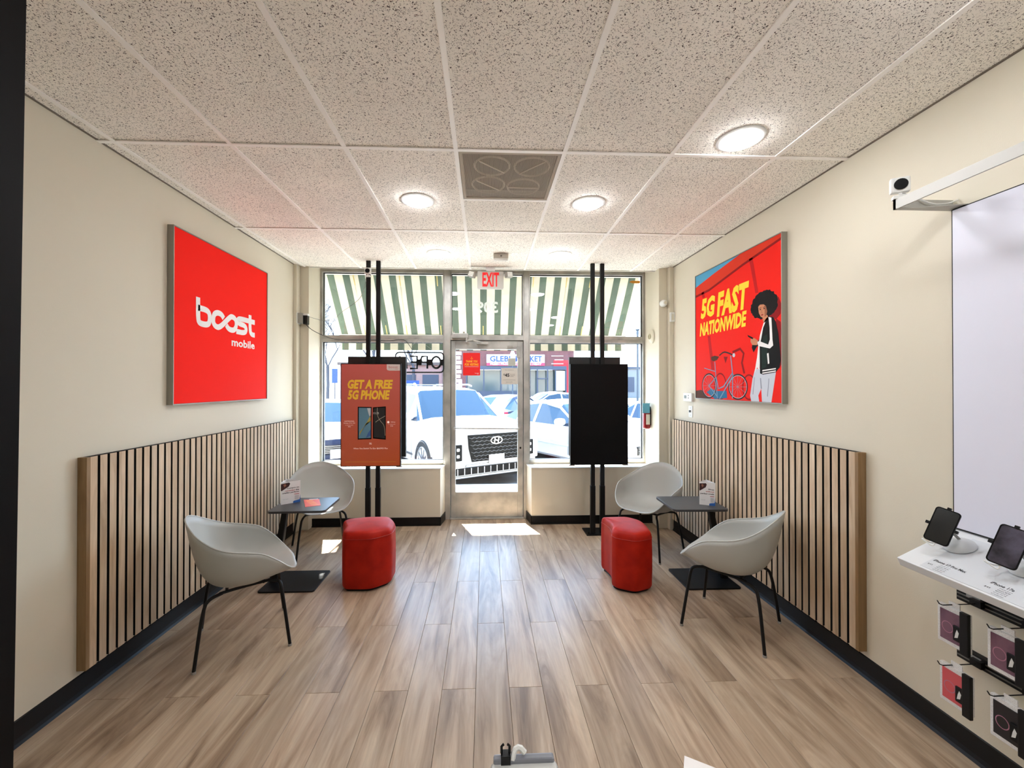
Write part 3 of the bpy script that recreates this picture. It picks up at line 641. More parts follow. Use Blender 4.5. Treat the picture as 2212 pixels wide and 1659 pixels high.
# ------------------------------------------------------------------ side tables
top_m = mat('table_top', (58, 58, 60), .35, spec=.5)
def side_table(x, y, sgn, rot, bx, label):
    root = empty('side_table', (x, y, 0), label=label, cat='table', group='small black side tables')
    R = Matrix.Rotation(rot, 4, 'Z')
    MB().prism(rrect(-.225, .225, -.20, .20, .035), .582, .600, top_m, R).build('table_top', root, bevel=.002)
    MB().prism(rrect(-.215+bx, .215+bx, -.29, .07, .02), 0, .012, black_metal).build('base_plate', root, bevel=.002)
    a, b = Vector((sgn*.14, -.05, .582)), Vector((sgn*.175+bx, -.10, .012))
    MB().loft([[(p.x+dx*q, p.y+dy*q, p.z) for dx, dy in rrect(-1, 1, -1, 1, .35, 2)] for p, q in ((b, .032), (a, .022))], black_metal).build('column', root)
    MB().box(-.10, .10, -.10, .06, .574, .582, black_metal, Matrix.Translation((sgn*.08, 0, 0))).build('top_bracket', root)
    return root
side_table(-1.505, 3.540, -1, .03, -.03, 'small black side table by the wall left with a folded card and red flyer')
side_table(1.750, 3.455, 1, -.03, .05, 'small black side table by the wall right with only a folded card')
# table cards
def tri_card(p, q, back, h, lines, label):
    root = empty('table_card', (p[0], p[1], .600), label=label, cat='card', group='folded cards on the side tables')
    cw = mat('card_white', (232, 230, 230), .55)
    A, B, C = Vector((0, 0, 0)), Vector((q[0]-p[0], q[1]-p[1], 0)), Vector((back[0]-p[0], back[1]-p[1], 0)); t = .0012
    for i, (a, b) in enumerate(((A, B), (B, C), (C, A))):
        d = (b-a).normalized(); nn = d.cross(Vector((0, 0, 1)))*t
        MB().add([a, b, b-nn, a-nn, a+Vector((0,0,h)), b+Vector((0,0,h)), b-nn+Vector((0,0,h)), a-nn+Vector((0,0,h))], [(0,3,2,1),(4,5,6,7),(0,1,5,4),(1,2,6,5),(2,3,7,6),(3,0,4,7)], cw).build('card_panel', root)
    u = (B-A).normalized(); w = (B-A).length; P = lambda d: frame(Vector((0, 0, 0))+u.cross(Vector((0, 0, 1)))*d, u, (0, 0, 1), w, h)
    g = MB(); k_ = mat('card_black', (20, 20, 26), .6); r_ = mat('card_red', (170, 40, 44), .6)
    g.flat([(0, .93), (.42, .96), (.47, .90), (.40, .78), (.05, .62), (0, .62)], 0, mat('card_photo', (60, 30, 32), .6), P(.0006)); g.flat([(.12, .88), (.22, .92), (.28, .84), (.18, .76)], 0, mat('card_photo2', (150, 100, 80), .6), P(.0009))
    g.text(lines[0], (.30 if len(lines[0]) > 6 else .56, .66, .93, .73), 0, k_, P(.0006), bold=.03)
    if ' de' in lines[1]:
        g.text('necesidad', (.22, .565, .70, .625), 0, r_, P(.0006), bold=.02); g.text('de', (.74, .565, .93, .625), 0, k_, P(.0006), bold=.03)
    else: g.text(lines[1], (.40, .575, .93, .635), 0, r_, P(.0006), bold=.02)
    g.text(lines[2], (.07, .455, .93, .535), 0, k_, P(.0006), bold=.03)
    g.text('boost mobile', (.10, .21, .38, .235), 0, mat('card_grey', (120, 130, 150), .6), P(.0006)); g.flat([(.68, .385), (.93, .385), (.93, .41), (.68, .41)], 0, r_, P(.0006))
    g.flat([(.62, .0), (.62, .07), (.68, .10), (.95, .13), (1, .36), (1, 0)], 0, mat('card_blue', (44, 96, 170), .5), P(.0006)); g.flat([(.70, .14), (.92, .14), (.92, .34), (.70, .34)], 0, mat('card_square', (196, 196, 200), .6), P(.0009))
    g.build('card_print', root); return root
tri_card((-1.700, 3.520), (-1.580, 3.612), (-1.72, 3.66), .185, ('Compra sin', 'necesidad de', 'crédito perfecto'), 'white folded card with Spanish wording on the table at the wall left')
tri_card((1.800, 3.400), (1.905, 3.345), (1.90, 3.475), .190, ('Shop', 'without', 'perfect credit'), 'white folded card reading Shop without perfect credit on the table')
fl = empty('flyer', (-1.575, 3.665, .600), label='orange-red flyer lying flat on the side table left', cat='flyer')
pp = [(0, 0), (.125, .02), (.215, -.175), (.105, -.215)]
MB().prism(pp[::-1], 0, .0015, mat('flyer_red', (226, 84, 62), .4)).build('flyer_sheet', fl)
Mf = frame((.012, -.012, .0018), Vector((.98, .15, 0)), Vector((-.15, .98, 0))); q = MB()
for k in range(5): q.box(.015+.02*k, .075+.02*k, -.03-.035*k, -.022-.035*k, 0, .0002, mat('flyer_line', (250, 190, 90), .5), Mf)
q.build('printed_lines', fl); MB().prism([(.045, -.002), (.115, .012), (.112, .028), (.042, .014)], .0016, .003, WH).build('paper_tab', fl)

# ------------------------------------------------------------------ stools
def stool(name, loc, pts, label, mirror=False):
    root = empty(name, loc, label=label, cat='stool', group='red upholstered pouf stools')
    P = [Vector((a, b, 0)) for a, b in pts]; N = len(P); out = []
    for fr in (.86, .80, .76):
        Q = []
        for i in range(len(P)): a, b = P[i], P[(i+1) % len(P)]; Q += [a*fr+b*(1-fr), a*(1-fr)+b*fr]
        P = Q
    c = sum(P, Vector())/len(P); rings = []
    for f, z in ((.93, .018), (.965, .022), (1.0, .04), (1.012, .15), (1.012, .30), (1.0, .405), (.985, .428), (.95, .446), (.90, .456), (.80, .462), (.5, .466), (.1, .468)):
        rings.append([c+(p-c)*f+Vector((0, 0, z)) for p in P])
    MB().loft(rings, red_l).build('upholstered_body', root, smooth=True, flip='fix')
    MB().loft([[c+(p-c)*f+Vector((0, 0, z)) for p in P] for f, z in ((.88, 0), (.88, .02))], black_metal).build('base_board', root, flip='fix')
    MB().tube([c+(p-c)*1.003+Vector((0, 0, .408)) for p in P[::2]], .0022, mat('red_piping', (156, 22, 12), .5), 5, closed=True).build('piping', root)
    return root
SP = [(-.145,.235), (-.13,.02), (-.165,-.12), (-.02,-.235), (.150,-.165), (.165,.09), (.06,.25)]
stool('pouf_stool', (1.160, 3.34, 0), [(-.155,.225),(-.135,.175),(-.118,.06),(-.135,-.05),(-.160,-.11),(-.135,-.165),(-.01,-.235),(.150,-.175),(.175,.03),(.165,.13),(.08,.235)], 'red leather pouf stool with a curved notch, right of the aisle')
stool('pouf_stool', (-.960, 3.42, 0), [(-.240,.12),(-.205,.05),(-.165,-.04),(-.155,-.14),(-.115,-.185),(.085,-.190),(.215,-.075),(.215,.09),(.14,.235),(-.05,.235),(-.215,.185)], 'red leather pouf stool left of the aisle, near the lit screen stand')

# ------------------------------------------------------------------ small wall devices
# left junction box, adapter and cords
jb = empty('outlet_box', (-2.0, 4.64, 2.33), label='grey outlet box with black adapter on the corner pilaster left', cat='outlet box')
MB().box(-.035, .02, -.075, 0, -.055, .055, grey_pl).build('box_body', jb, bevel=.003); MB().box(-.045, -.035, -.08, .0, -.06, .06, white_pl).build('cover_plate', jb, bevel=.002)
MB().box(.02, .065, -.065, -.01, -.065, .03, black_metal).build('power_adapter', jb, bevel=.003); MB().box(.012, .068, -.06, -.01, .03, .05, white_pl).build('plug', jb)
MB().tube([(-.045, -.03, .01), (-.06, -.02, .012), (-.076, -.01, -.006)], .004, grey_pl, 6).build('conduit', jb)
c1 = MB().tube([(-1.96, 4.60, 2.265), (-1.90, 4.62, 2.20), (-1.78, 4.9, 2.13), (-1.55, 4.945, 2.135), (-1.35, 4.945, 2.14), (-1.15, 4.94, 2.12), (-.96, 4.94, 2.15), (-.90, 4.93, 2.08), (-.86, 4.925, 2.02)], .0035, black_metal, 5, smooth=2).build('power_cord')
tag(c1, 'black cord draped from the outlet box along the transom to the open sign', 'cord')
c2 = MB().tube([(-1.93, 4.60, 2.35), (-1.85, 4.62, 2.325), (-1.78, 4.64, 2.31), (-1.66, 4.62, 2.32), (-1.56, 4.56, 2.40), (-1.44, 4.50, 2.45), (-1.30, 4.45, 2.55), (-1.255, 4.42, 2.75)], .0025, grey_pl, 5, smooth=2).build('hanging_wire')
tag(c2, 'thin grey wire hanging between the camera on the pole and the outlet box', 'cord')
def cube_cam(x, y, z, rz, label):
    root = empty('security_camera', (x, y, z), rz, label, 'camera', 'small white cube cameras')
    cb_ = MB().box(-.034, .034, -.012, .018, .018, .086, white_pl).build('camera_body', root, bevel=.008)
    MB().cyl((0, -.0122, .052), (0, -.017, .052), .024, black_gloss, 20).build('lens', cb_)
    MB().box(-.006, .006, -.004, .006, .004, .018, white_pl).build('neck', root); MB().box(-.026, .026, -.016, .016, -.01, .005, white_pl).build('foot', root, bevel=.002)
    return root
cube_cam(-1.228, 4.375, 2.745, 0, 'white cube camera clipped to the pole of the lit screen stand')
# open sign (unlit neon, faces the street)
og = empty('open_sign', (-.765, 4.90, 1.75), label='unlit OPEN neon window sign seen reversed from behind', cat='sign')
Mo = frame((.275, 0, 0), (-1, 0, 0), (0, 0, 1)); ow, oh = .56, .235
MB().tube([Mo @ Vector((a, b, 0)) for a, b in rrect(0, ow, 0, oh, .04, 4)], .009, black_metal, 6, closed=True).build('sign_border', og)
LT = {'O': [ell(.085, .118, .052, .068, 20)], 'P': [[(.19, .045), (.19, .19), (.25, .19), (.265, .155), (.25, .12), (.19, .12)]], 'E': [[(.39, .045), (.31, .045), (.31, .19), (.39, .19)], [(.31, .12), (.38, .12)]], 'N': [[(.43, .045), (.43, .19), (.51, .045), (.51, .19)]]}
for k, st in LT.items():
    g = MB()
    for s_ in st: g.tube([Mo @ Vector((a, b, 0)) for a, b in s_], .0125, black_metal, 6, closed=(k == 'O'))
    g.build('letter', og)
g = MB()
for a, b in ((.0, .033), (.137, .19), (.255, .31)): g.box(a, b, .085, .155, -.004, .004, black_metal, Mo)
g.build('letter_backing', og)
for a in (.10, .46):
    g = MB(); p0 = Mo @ Vector((a, oh+.006, 0)); g.tube([p0, Vector((-.015, 0, .385))], .0016, grey_pl, 4); g.build('hanging_chain', og)
# posters on the door glass
d1 = empty('door_notice', (-.264, 4.978, 1.717), label='red THANK YOU FOR VISITING notice on the door glass', cat='notice')
MB().loft([[(a, y_, b) for a, b in rrect(0, .206, 0, .272, .008, 2)] for y_ in (0, .003)], mat('notice_red', (205, 22, 20), .4, emit=(205, 16, 16), es=.12)).build('notice_sheet', d1)  # faint red glow put into the paper sheet, as if backlit
g = MB(); P = frame((0, -.0006, 0), (1, 0, 0), (0, 0, 1)); yo = mat('notice_yellow', (255, 186, 30), .5)
g.text('THANK YOU', (.035, .155, .176, .183), 0, yo, P, bold=.03, shear=.15); g.text('FOR VISITING', (.020, .117, .188, .147), 0, yo, P, bold=.03, shear=.15); g.box(.02, .188, .103, .106, 0, .0004, WH, P)
g.stroke(ell(.105, .208, .012, .012, 12)[6:]+ell(.105, .208, .012, .012, 12)[:1], .004, 0, yo, P); g.stroke([(.105, .208), (.105, .226)], .004, 0, yo, P)
g.text('boost', (.145, .022, .188, .032), 0, WH, P); g.text('mobile', (.168, .012, .188, .019), 0, WH, P); g.build('lettering', d1)
d2 = empty('door_notice', (.198, 4.978, 1.612), label='grey $45 price notice on the door glass', cat='notice')
gp = mat('notice_grey', (206, 200, 190), .6)
MB().box(0, .196, 0, .003, 0, .195, gp).build('notice_sheet', d2); g = MB(); kk = mat('ink_notice', (30, 30, 32), .6)
g.text('$', (.026, .105, .040, .128), 0, kk, P, bold=.03); g.text('45', (.042, .088, .098, .130), 0, kk, P, bold=.03); g.text('for a new', (.106, .118, .165, .126), 0, kk, P); g.text('customer', (.106, .104, .165, .112), 0, kk, P); g.text('activation', (.106, .090, .150, .098), 0, kk, P)
g.text('The combination', (.045, .168, .15, .176), 0, kk, P); g.box(.02, .17, .05, .052, 0, .0003, kk, P); g.text('boost mobile', (.058, .022, .135, .032), 0, kk, P); g.build('lettering', d2)
d3 = empty('door_notice', (.276, 4.978, 1.835), label='small blank pale card on the door glass above the price notice', cat='notice')
MB().box(0, .095, 0, .003, 0, .092, mat('notice_pale', (200, 202, 190), .6)).build('notice_sheet', d3); MB().box(.008, .087, -.0006, 0, .010, .082, mat('notice_pale2', (180, 182, 170), .6)).build('paper_insert', d3)
st_ = empty('window_sticker', (1.85, 4.982, 2.865), label='small orange strip stuck high on the window right corner', cat='sticker')
MB().box(-.055, .05, -.003, .0, -.015, .015, mat('sticker_orange', (226, 150, 30), .5)).build('strip', st_); MB().box(-.075, -.055, -.003, 0, -.008, .010, mat('sticker_orange', (0, 0, 0))).build('strip_tail', st_)
# right corner devices
sn = empty('motion_sensor', (1.995, 4.548, 2.515), label='round white motion sensor high on the pilaster right', cat='sensor')
MB().lathe([(.040, 0), (.040, .018), (.034, .03), (.033, .05), (.022, .064), (.004, .068)], white_pl, 24, Matrix.Rotation(PI/2, 4, 'X')).build('sensor_body', sn, smooth=True); MB().cyl((0, -.069, 0), (0, -.071, 0), .018, cream_pl, 16).build('lens', sn)
s2 = empty('wall_sensor', (2.070, 4.488, 2.30), label='white rectangular sensor on the pipe chase beside the street print', cat='sensor')
MB().box(-.028, .022, -.028, 0, 0, .105, white_pl).build('sensor_body', s2, bevel=.005); MB().box(-.014, .008, -.0295, -.028, .02, .085, cream_pl).build('lens', s2)
al = empty('alarm_sounder', (1.948, 4.72, 2.165), label='oval cream alarm sounder on the jamb beside the window right', cat='alarm')
MB().lathe([(.062, 0), (.062, .014), (.045, .03), (.03, .034), (.002, .036)], cream_pl, 28, Matrix.Rotation(-PI/2, 4, 'Y') @ Matrix.Diagonal((1.25, 1, 1, 1))).build('sounder_body', al, smooth=True); MB().lathe([(.03, .034), (.033, .041), (.026, .042), (.024, .036)], mat('sounder_ring', (170, 160, 130), .5), 24, Matrix.Rotation(-PI/2, 4, 'Y')).build('sounder_ring', al, smooth=True)
th = empty('thermostat', (XR, 4.135, 1.435), label='white wall thermostat above the light switch', cat='thermostat')
MB().box(-.028, 0, -.085, .085, 0, .085, white_pl).build('thermostat_body', th, bevel=.004); MB().box(-.0295, -.028, .02, .065, .03, .062, mat('lcd', (120, 128, 116), .3)).build('display', th)
for k in (0, 1): MB().box(-.0305, -.028, -.03, -.015, .03+.025*k, .042+.025*k, grey_pl).build('button', th)
sw = empty('light_switch', (XR, 4.115, 1.275), label='white light switch plate just above the slats right', cat='switch')
MB().box(-.006, 0, -.038, .038, 0, .115, white_pl).build('switch_plate', sw, bevel=.002); MB().box(-.018, -.006, -.008, .008, .050, .072, mat('toggle', (60, 60, 60), .5)).build('toggle', sw)
for z_ in (.022, .094): MB().cyl((-.0075, 0, z_), (-.006, 0, z_), .004, grey_pl, 8).build('screw', sw)
# fire extinguisher
fe = empty('fire_extinguisher', (1.905, 4.80, 1.09), label='red fire extinguisher with blue tag on the jamb right of the window', cat='fire extinguisher')
fr_ = mat('extinguisher_red', (150, 12, 16), .3, coat=.5)
MB().lathe([(.034, .0), (.042, .01), (.042, .20), (.034, .225), (.016, .238), (.014, .25)], fr_, 24).build('cylinder', fe, smooth=True)
MB().box(-.03, .012, -.015, .015, .25, .275, black_metal).build('valve', fe); MB().tube([(-.02, 0, .275), (.02, 0, .29), (.05, 0, .30)], .006, chrome, 6).build('handle', fe); MB().tube([(.0, 0, .27), (.045, -.02, .24), (.05, -.02, .10), (.046, -.02, .04)], .008, black_metal, 8, smooth=2).build('hose', fe)
MB().box(.042, .048, -.02, .02, .05, .26, black_metal).build('wall_bracket', fe)
g = MB(); 
for a in range(-5, 4):
    a0, a1 = math.radians(a*14-90), math.radians(a*14-76); r_ = .0425
    g.add([(r_*math.cos(a0), r_*math.sin(a0), .05), (r_*math.cos(a1), r_*math.sin(a1), .05), (r_*math.cos(a1), r_*math.sin(a1), .17), (r_*math.cos(a0), r_*math.sin(a0), .17)], [(0, 1, 2, 3)], mat('label_white', (225, 220, 205), .5) if a > -3 else fr_)
g.build('label_wrap', fe); MB().box(-.065, .02, -.052, -.050, .185, .30, mat('tag_blue', (96, 170, 196), .5)).build('inspection_tag', fe); MB().tube([(-.02, -.051, .30), (.0, -.02, .315), (.01, 0, .29)], .002, grey_pl, 5).build('tag_tie', fe)

# ------------------------------------------------------------------ right display: light box, canopy rail, sloping shelf, packs
lbx = empty('light_box_panel', (XR, .6, .967), label='large pale glossy display panel on the wall right, above the shelf', cat='display panel')
MB().box(-.012, 0, -1.15, 1.155, 0, 1.415, black_metal).build('panel_frame', lbx); MB().box(-.0135, -.012, -1.145, 1.150, .005, 1.41, mat('panel_face', (204, 204, 216), .3, emit=(222, 222, 236), es=.04)).build('panel_face', lbx)
ca = empty('canopy_rail', (XR, 1.77, 2.406), label='grey metal bracket and long rail sticking out from the wall above the panel', cat='rail')
cg = mat('rail_grey', (178, 176, 170), .45, metal=.3)
MB().box(-.268, 0, -.012, .0, -.022, .022, cg).build('bracket_arm', ca); MB().box(-.268, -.260, -2.2, 0, -.022, .022, cg).build('front_rail', ca); MB().add([(-.255, -.012, -.022), (0, -.012, -.022), (0, -.07, -.022), (-.255, -.012, -.018), (0, -.012, -.018), (0, -.07, -.018)], [(0, 2, 1), (3, 4, 5), (0, 1, 4, 3), (1, 2, 5, 4), (2, 0, 3, 5)], cg).build('corner_gusset', ca)
cube_cam(1.845, 1.758, 2.438, math.radians(-30), 'white cube camera on the grey rail near the ceiling right')
c3 = MB().tube([(1.86, 1.77, 2.46), (1.90, 1.75, 2.44), (1.97, 1.745, 2.402), (2.04, 1.74, 2.40), (2.088, 1.735, 2.42)], .0035, white_pl, 5, smooth=2).build('camera_cable'); tag(c3, 'white cable running along the bracket from the rail camera', 'cord')
# sloping shelf: back at the wall z .965, front z .84
shf = empty('display_shelf', (XR, .6, .965), label='white sloping phone display shelf on the wall right', cat='shelf')
sl = mat('shelf_white', (218, 220, 222), .35); Ls, y1s = .275, 1.155; dz = -.125; ang = math.atan2(-dz, Ls); Lh = math.hypot(Ls, dz)
MS = Matrix.Rotation(-ang, 4, 'Y')   # local +(-x) direction slopes down
def shM(p): return MS @ Vector(p)
MB().box(-Lh, 0, -1.3, y1s, -.038, 0, sl, MS).build('shelf_board', shf, bevel=.003)
MB().box(-Lh*.97, -Lh*.12, -1.2, y1s-.09, .0005, .0015, mat('shelf_print', (205, 208, 212), .4), MS).build('graphic_panel', shf)
g = MB(); Mx = MS @ frame((-Lh*.80, y1s-.10, .0022), (0, -1, 0), (1, 0, 0)); ik = mat('shelf_ink', (40, 42, 46), .5)
for off, nm in ((0, 'iPhone 17 Pro Max'), (.195, 'iPhone 17e')):
    g.text(nm, (off, .0, off+.0068*len(nm), .013), 0, ik, Mx, bold=.02)
    for r_ in range(5): g.text(('Display 6.9 in', 'Camera 48 MP', 'Battery', 'Storage 256 GB', 'Colour')[r_], (off+.035, -.011-.009*r_, off+.072, -.006-.009*r_), 0, ik, Mx)
    g.text('$45', (off+.0, -.028, off+.018, -.020), 0, ik, Mx)
g.build('lettering', shf)
def phone_stand(y, label, face):
    root = empty('phone_on_stand', (XR-.10, y, .9195), label=label, cat='phone', group='phones on charging stands')
    MB().lathe([(.052, .006), (.050, .014), (.030, .030), (.010, .036)], mat('puck', (200, 202, 204), .35), 28, Matrix.Rotation(-ang, 4, 'Y')).build('stand_puck', root, smooth=True)
    MB().tube([(0, 0, .03), (-.03, .0, .06), (-.055, 0, .085)], .006, grey_pl, 8).build('stand_neck', root)
    Mp = Matrix.Translation((-.075, 0.005, .085)) @ Matrix.Rotation(math.radians(-58), 4, 'Z') @ Matrix.Rotation(math.radians(-18), 4, 'X') @ Matrix.Rotation(math.radians(14), 4, 'Y')
    MB().loft([[(a, d_, b) for a, b in rrect(-.038, .038, -.072, .078, .012, 4)] for d_ in (-.005, .005)], black_gloss, M=Mp).build('phone_body', root)
    MB().loft([[(a, d_, b) for a, b in rrect(-.034, .034, -.068, .074, .010, 4)] for d_ in (-.0055, -.005)], face, M=Mp).build('phone_screen', root)
    g = MB()
    for a, b in ((-.043, .0), (.043, .0)): g.box(a-.006, a+.006, -.010, .008, b-.006, b+.006, black_metal, Mp)
    g.box(-.006, .006, -.010, .008, .076, .086, black_metal, Mp); g.build('clamp', root)
    MB().tube([Mp @ Vector((0, 0, -.072)), Mp @ Vector((0, -.002, -.092)), Vector((-.125, .045, .030)), Vector((-.085, .055, .0)), Vector((-.02, .03, .006))], .0028, white_pl, 6, smooth=2).build('charging_cable', root)
    return root
fm = mottled(mat('screen_dark', (12, 12, 14), .2), (10, 10, 12), (26, 26, 26), 8)
fm2 = mottled(mat('screen_violet', (50, 46, 58), .2), (36, 32, 42), (84, 80, 98), 14)
phone_stand(1.655, 'black phone on a white charging stand, left end of the display shelf', fm)
phone_stand(1.435, 'phone with violet-grey screen on its stand, right end of the display shelf in view', fm2)
# accessory rails with hooks
def acc_rail(z, label):
    root = empty('hook_rail', (XR, .9, z), label=label, cat='rail', group='black accessory rails')
    MB().box(-.028, 0, -1.0, .83, -.024, .024, black_metal).build('rail_body', root)
    for zz in (-.012, .004): MB().box(-.032, -.028, -1.0, .826, zz, zz+.005, mat('rail_line', (110, 108, 104), .4, metal=.5)).build('rail_groove', root)
    MB().box(-.0335, -.028, .74, .79, .006, .018, mat('label_clear', (150, 150, 148), .2)).build('price_clip', root)
    for yy in (.745, .575):
        MB().tube([(-.03, yy, -.002), (-.19, yy, -.004), (-.205, yy, .002), (-.214, yy, .016)], .0022, black_metal, 6).build('hook', root)
        MB().box(-.05, -.03, yy-.02, yy+.02, -.014, .014, black_metal).build('hook_block', root)
    return root
acc_rail(.690, 'black hook rail under the shelf, upper of the two'); acc_rail(.440, 'black hook rail, lower of the two, near the floor')
def pack(y, z, col, label, mirrored=True):
    root = empty('case_pack', (XR-.14, y, z), label=label, cat='phone case pack', group='phone case packs on the hooks')
    cwh = mottled(mat('pack_white', (215, 213, 210), .5), (196, 194, 192), (226, 224, 222), 420, lo=.36, hi=.5)
    w, h = .112, .158
    MB().box(-.018, 0, -w/2, w/2, -h, 0, cwh).build('pack_box', root, bevel=.003)
    MB().box(-.0205, -.018, -w/2+.012, w/2-.012, -h+.017, -.017, col).build('window', root)
    g = MB(); M = frame((-.0212, w/2-.04, -.085), (0, -1, 0), (0, 0, 1)); g.stroke(ell(0, 0, .020, .022, 20), .003, 0, mat('pack_ring', (178, 120, 140), .4), M, closed=True); g.build('magnet_ring', root)
    MB().box(-.030, -.016, -w/2-.008, -w/2+.022, -h-.006, .006, black_metal).build('security_box', root, bevel=.003); MB().box(-.027, -.020, -w/2+.018, -w/2+.048, -h+.034, -.062, black_metal).build('lock_tab', root, bevel=.003)
    g = MB(); g.flat([(0, 0), (.012, .006), (.016, .026), (.009, .038), (.004, .022)], 0, mat('tab_print', (215, 215, 212), .5), frame((-.0276, -w/2+.041, -h+.046), (0, -1, 0), (0, 0, 1))); g.build('tab_logo', root)
    MB().box(-.010, -.006, -.02, .02, 0, .022, cwh).build('hang_tab', root)
    return root
pv = mottled(mat('case_purple', (96, 56, 78), .3), (84, 44, 66), (120, 84, 100), 12); pk = mat('case_pink', (206, 84, 90), .35); pkb = mat('case_black', (24, 22, 26), .4)
pack(1.637, .676, pv, 'boxed purple phone case on the upper rail, far end'); pack(1.462, .676, pv, 'boxed purple phone case on the upper rail, cut by the picture edge')
pack(1.630, .432, pk, 'boxed pink phone case on the lower rail, far end'); pack(1.455, .425, pkb, 'boxed black phone case on the lower rail, cut by the picture edge')

# ------------------------------------------------------------------ near objects
bp = empty('door_panel', (-.908, .80, 0), label='tall black panel edge at the far left, close to the viewer', cat='panel')
MB().add([(-.55, -.03, 0), (0, -.03, 0), (0, .03, 0), (-.55, .03, 0), (-.55, -.03, 2.9), (.028, -.03, 2.9), (.028, .03, 2.9), (-.55, .03, 2.9)], [(0,3,2,1),(4,5,6,7),(0,1,5,4),(1,2,6,5),(2,3,7,6),(3,0,4,7)], black_gloss).build('panel_board', bp); MB().cyl((-.2, .03, 1.0), (-.2, .06, 1.0), .02, black_metal).build('panel_knob', bp)
cnt = empty('service_counter', (.2, .36, 0), label='white service counter just below the picture edge, under the payment terminal', cat='counter')
MB().box(-.55, .55, -.28, .28, .90, .93, white_pl).build('worktop', cnt, bevel=.003); MB().box(-.52, .52, -.25, .24, 0, .90, cream_pl).build('cabinet', cnt)
dv = empty('receipt_printer', (.058, .584, .93), label='grey and white printer with black clips at the bottom edge of the picture', cat='printer'); dv.scale = (1.0, .88, 1)
MB().loft([[(a*q, b*q, z_) for a, b in rrect(-.052, .052, -.05, .042, .014, 3)] for q, z_ in ((.95, 0), (1, .02), (1, .095), (.96, .108), (.9, .112))], mat('printer_white', (196, 196, 192), .35)).build('printer_body', dv, smooth=True)
MB().box(-.045, .045, .028, .041, .108, .118, mat('printer_grey', (120, 122, 130), .3)).build('lid_edge', dv, bevel=.003)
MB().box(-.034, -.020, .026, .040, .112, .125, black_metal).build('clip', dv); MB().tube([(-.033, .033, .125), (-.033, .033, .135), (-.030, .033, .138)], .002, black_metal, 5).tube([(-.021, .033, .125), (-.021, .033, .135), (-.024, .033, .138)], .002, black_metal, 5).build('clip_prong', dv)
MB().tube([(-.017, .03, .116), (-.014, .036, .127), (-.006, .038, .130), (.002, .036, .122)], .004, white_pl, 6, smooth=1).build('cable_loop', dv)
for s_ in (-1, 1): MB().lathe([(.002, .03), (.012, .026), (.015, .014), (.013, 0)], black_metal, 16, Matrix.Translation((s_*.056, .0, .085))).build('knob', dv, smooth=True)
pc = empty('price_sheet', (.40, .625, .93), label='corner of a white paper sheet at the bottom edge of the picture', cat='paper sheet')
MB().add([(-.085, 0, 0), (.03, -.02, 0), (.03, -.0, .03), (-.035, .12, .0), (-.035, .118, .0), (-.0345, .12, .0)], [(0, 1, 2), (0, 2, 3)], WH)
MB().loft([[(-.10, .0, 0), (.05, -.03, 0), (.02, .065, .006), (-.042, .105, .004)], [(-.10, .0, .001), (.05, -.03, .001), (.02, .065, .007), (-.042, .105, .005)]], WH).build('sheet', pc)

# ------------------------------------------------------------------ outside
G = -.18
asph = mottled(mat('asphalt', (80, 82, 86), .9), (72, 74, 78), (92, 94, 98), 4)
conc = noise_bump(mottled(mat('concrete', (170, 166, 158), .9), (160, 156, 150), (182, 178, 170), 3), 30, .002, .3)
o = MB().box(-60, 60, 6.95, 140, G-.3, G, asph).build('parking_lot'); o['kind'] = 'structure'
walk = empty('sidewalk', (0, 0, 0), kind='structure'); k = 0
xx = -14.0
while xx < 14:
    MB().box(xx+.006, xx+1.494, 5.075, 6.74, -.35, -.05, conc).build('paving_slab', walk, bevel=.004); xx += 1.5
MB().box(-14, 14, 6.75, 6.95, -.4, -.055, mat('kerb_concrete', (176, 172, 164), .9)).build('kerb', walk, bevel=.02)
o = MB().box(-14, XL-.12, 4.96, 5.2, -.3, 5, ext_wall).box(XR+.12, 14, 4.96, 5.2, -.3, 5, ext_wall).box(XL-.12, XR+.12, 5.06, 5.2, 3.15, 5, ext_wall).build('facade'); o['kind'] = 'structure'
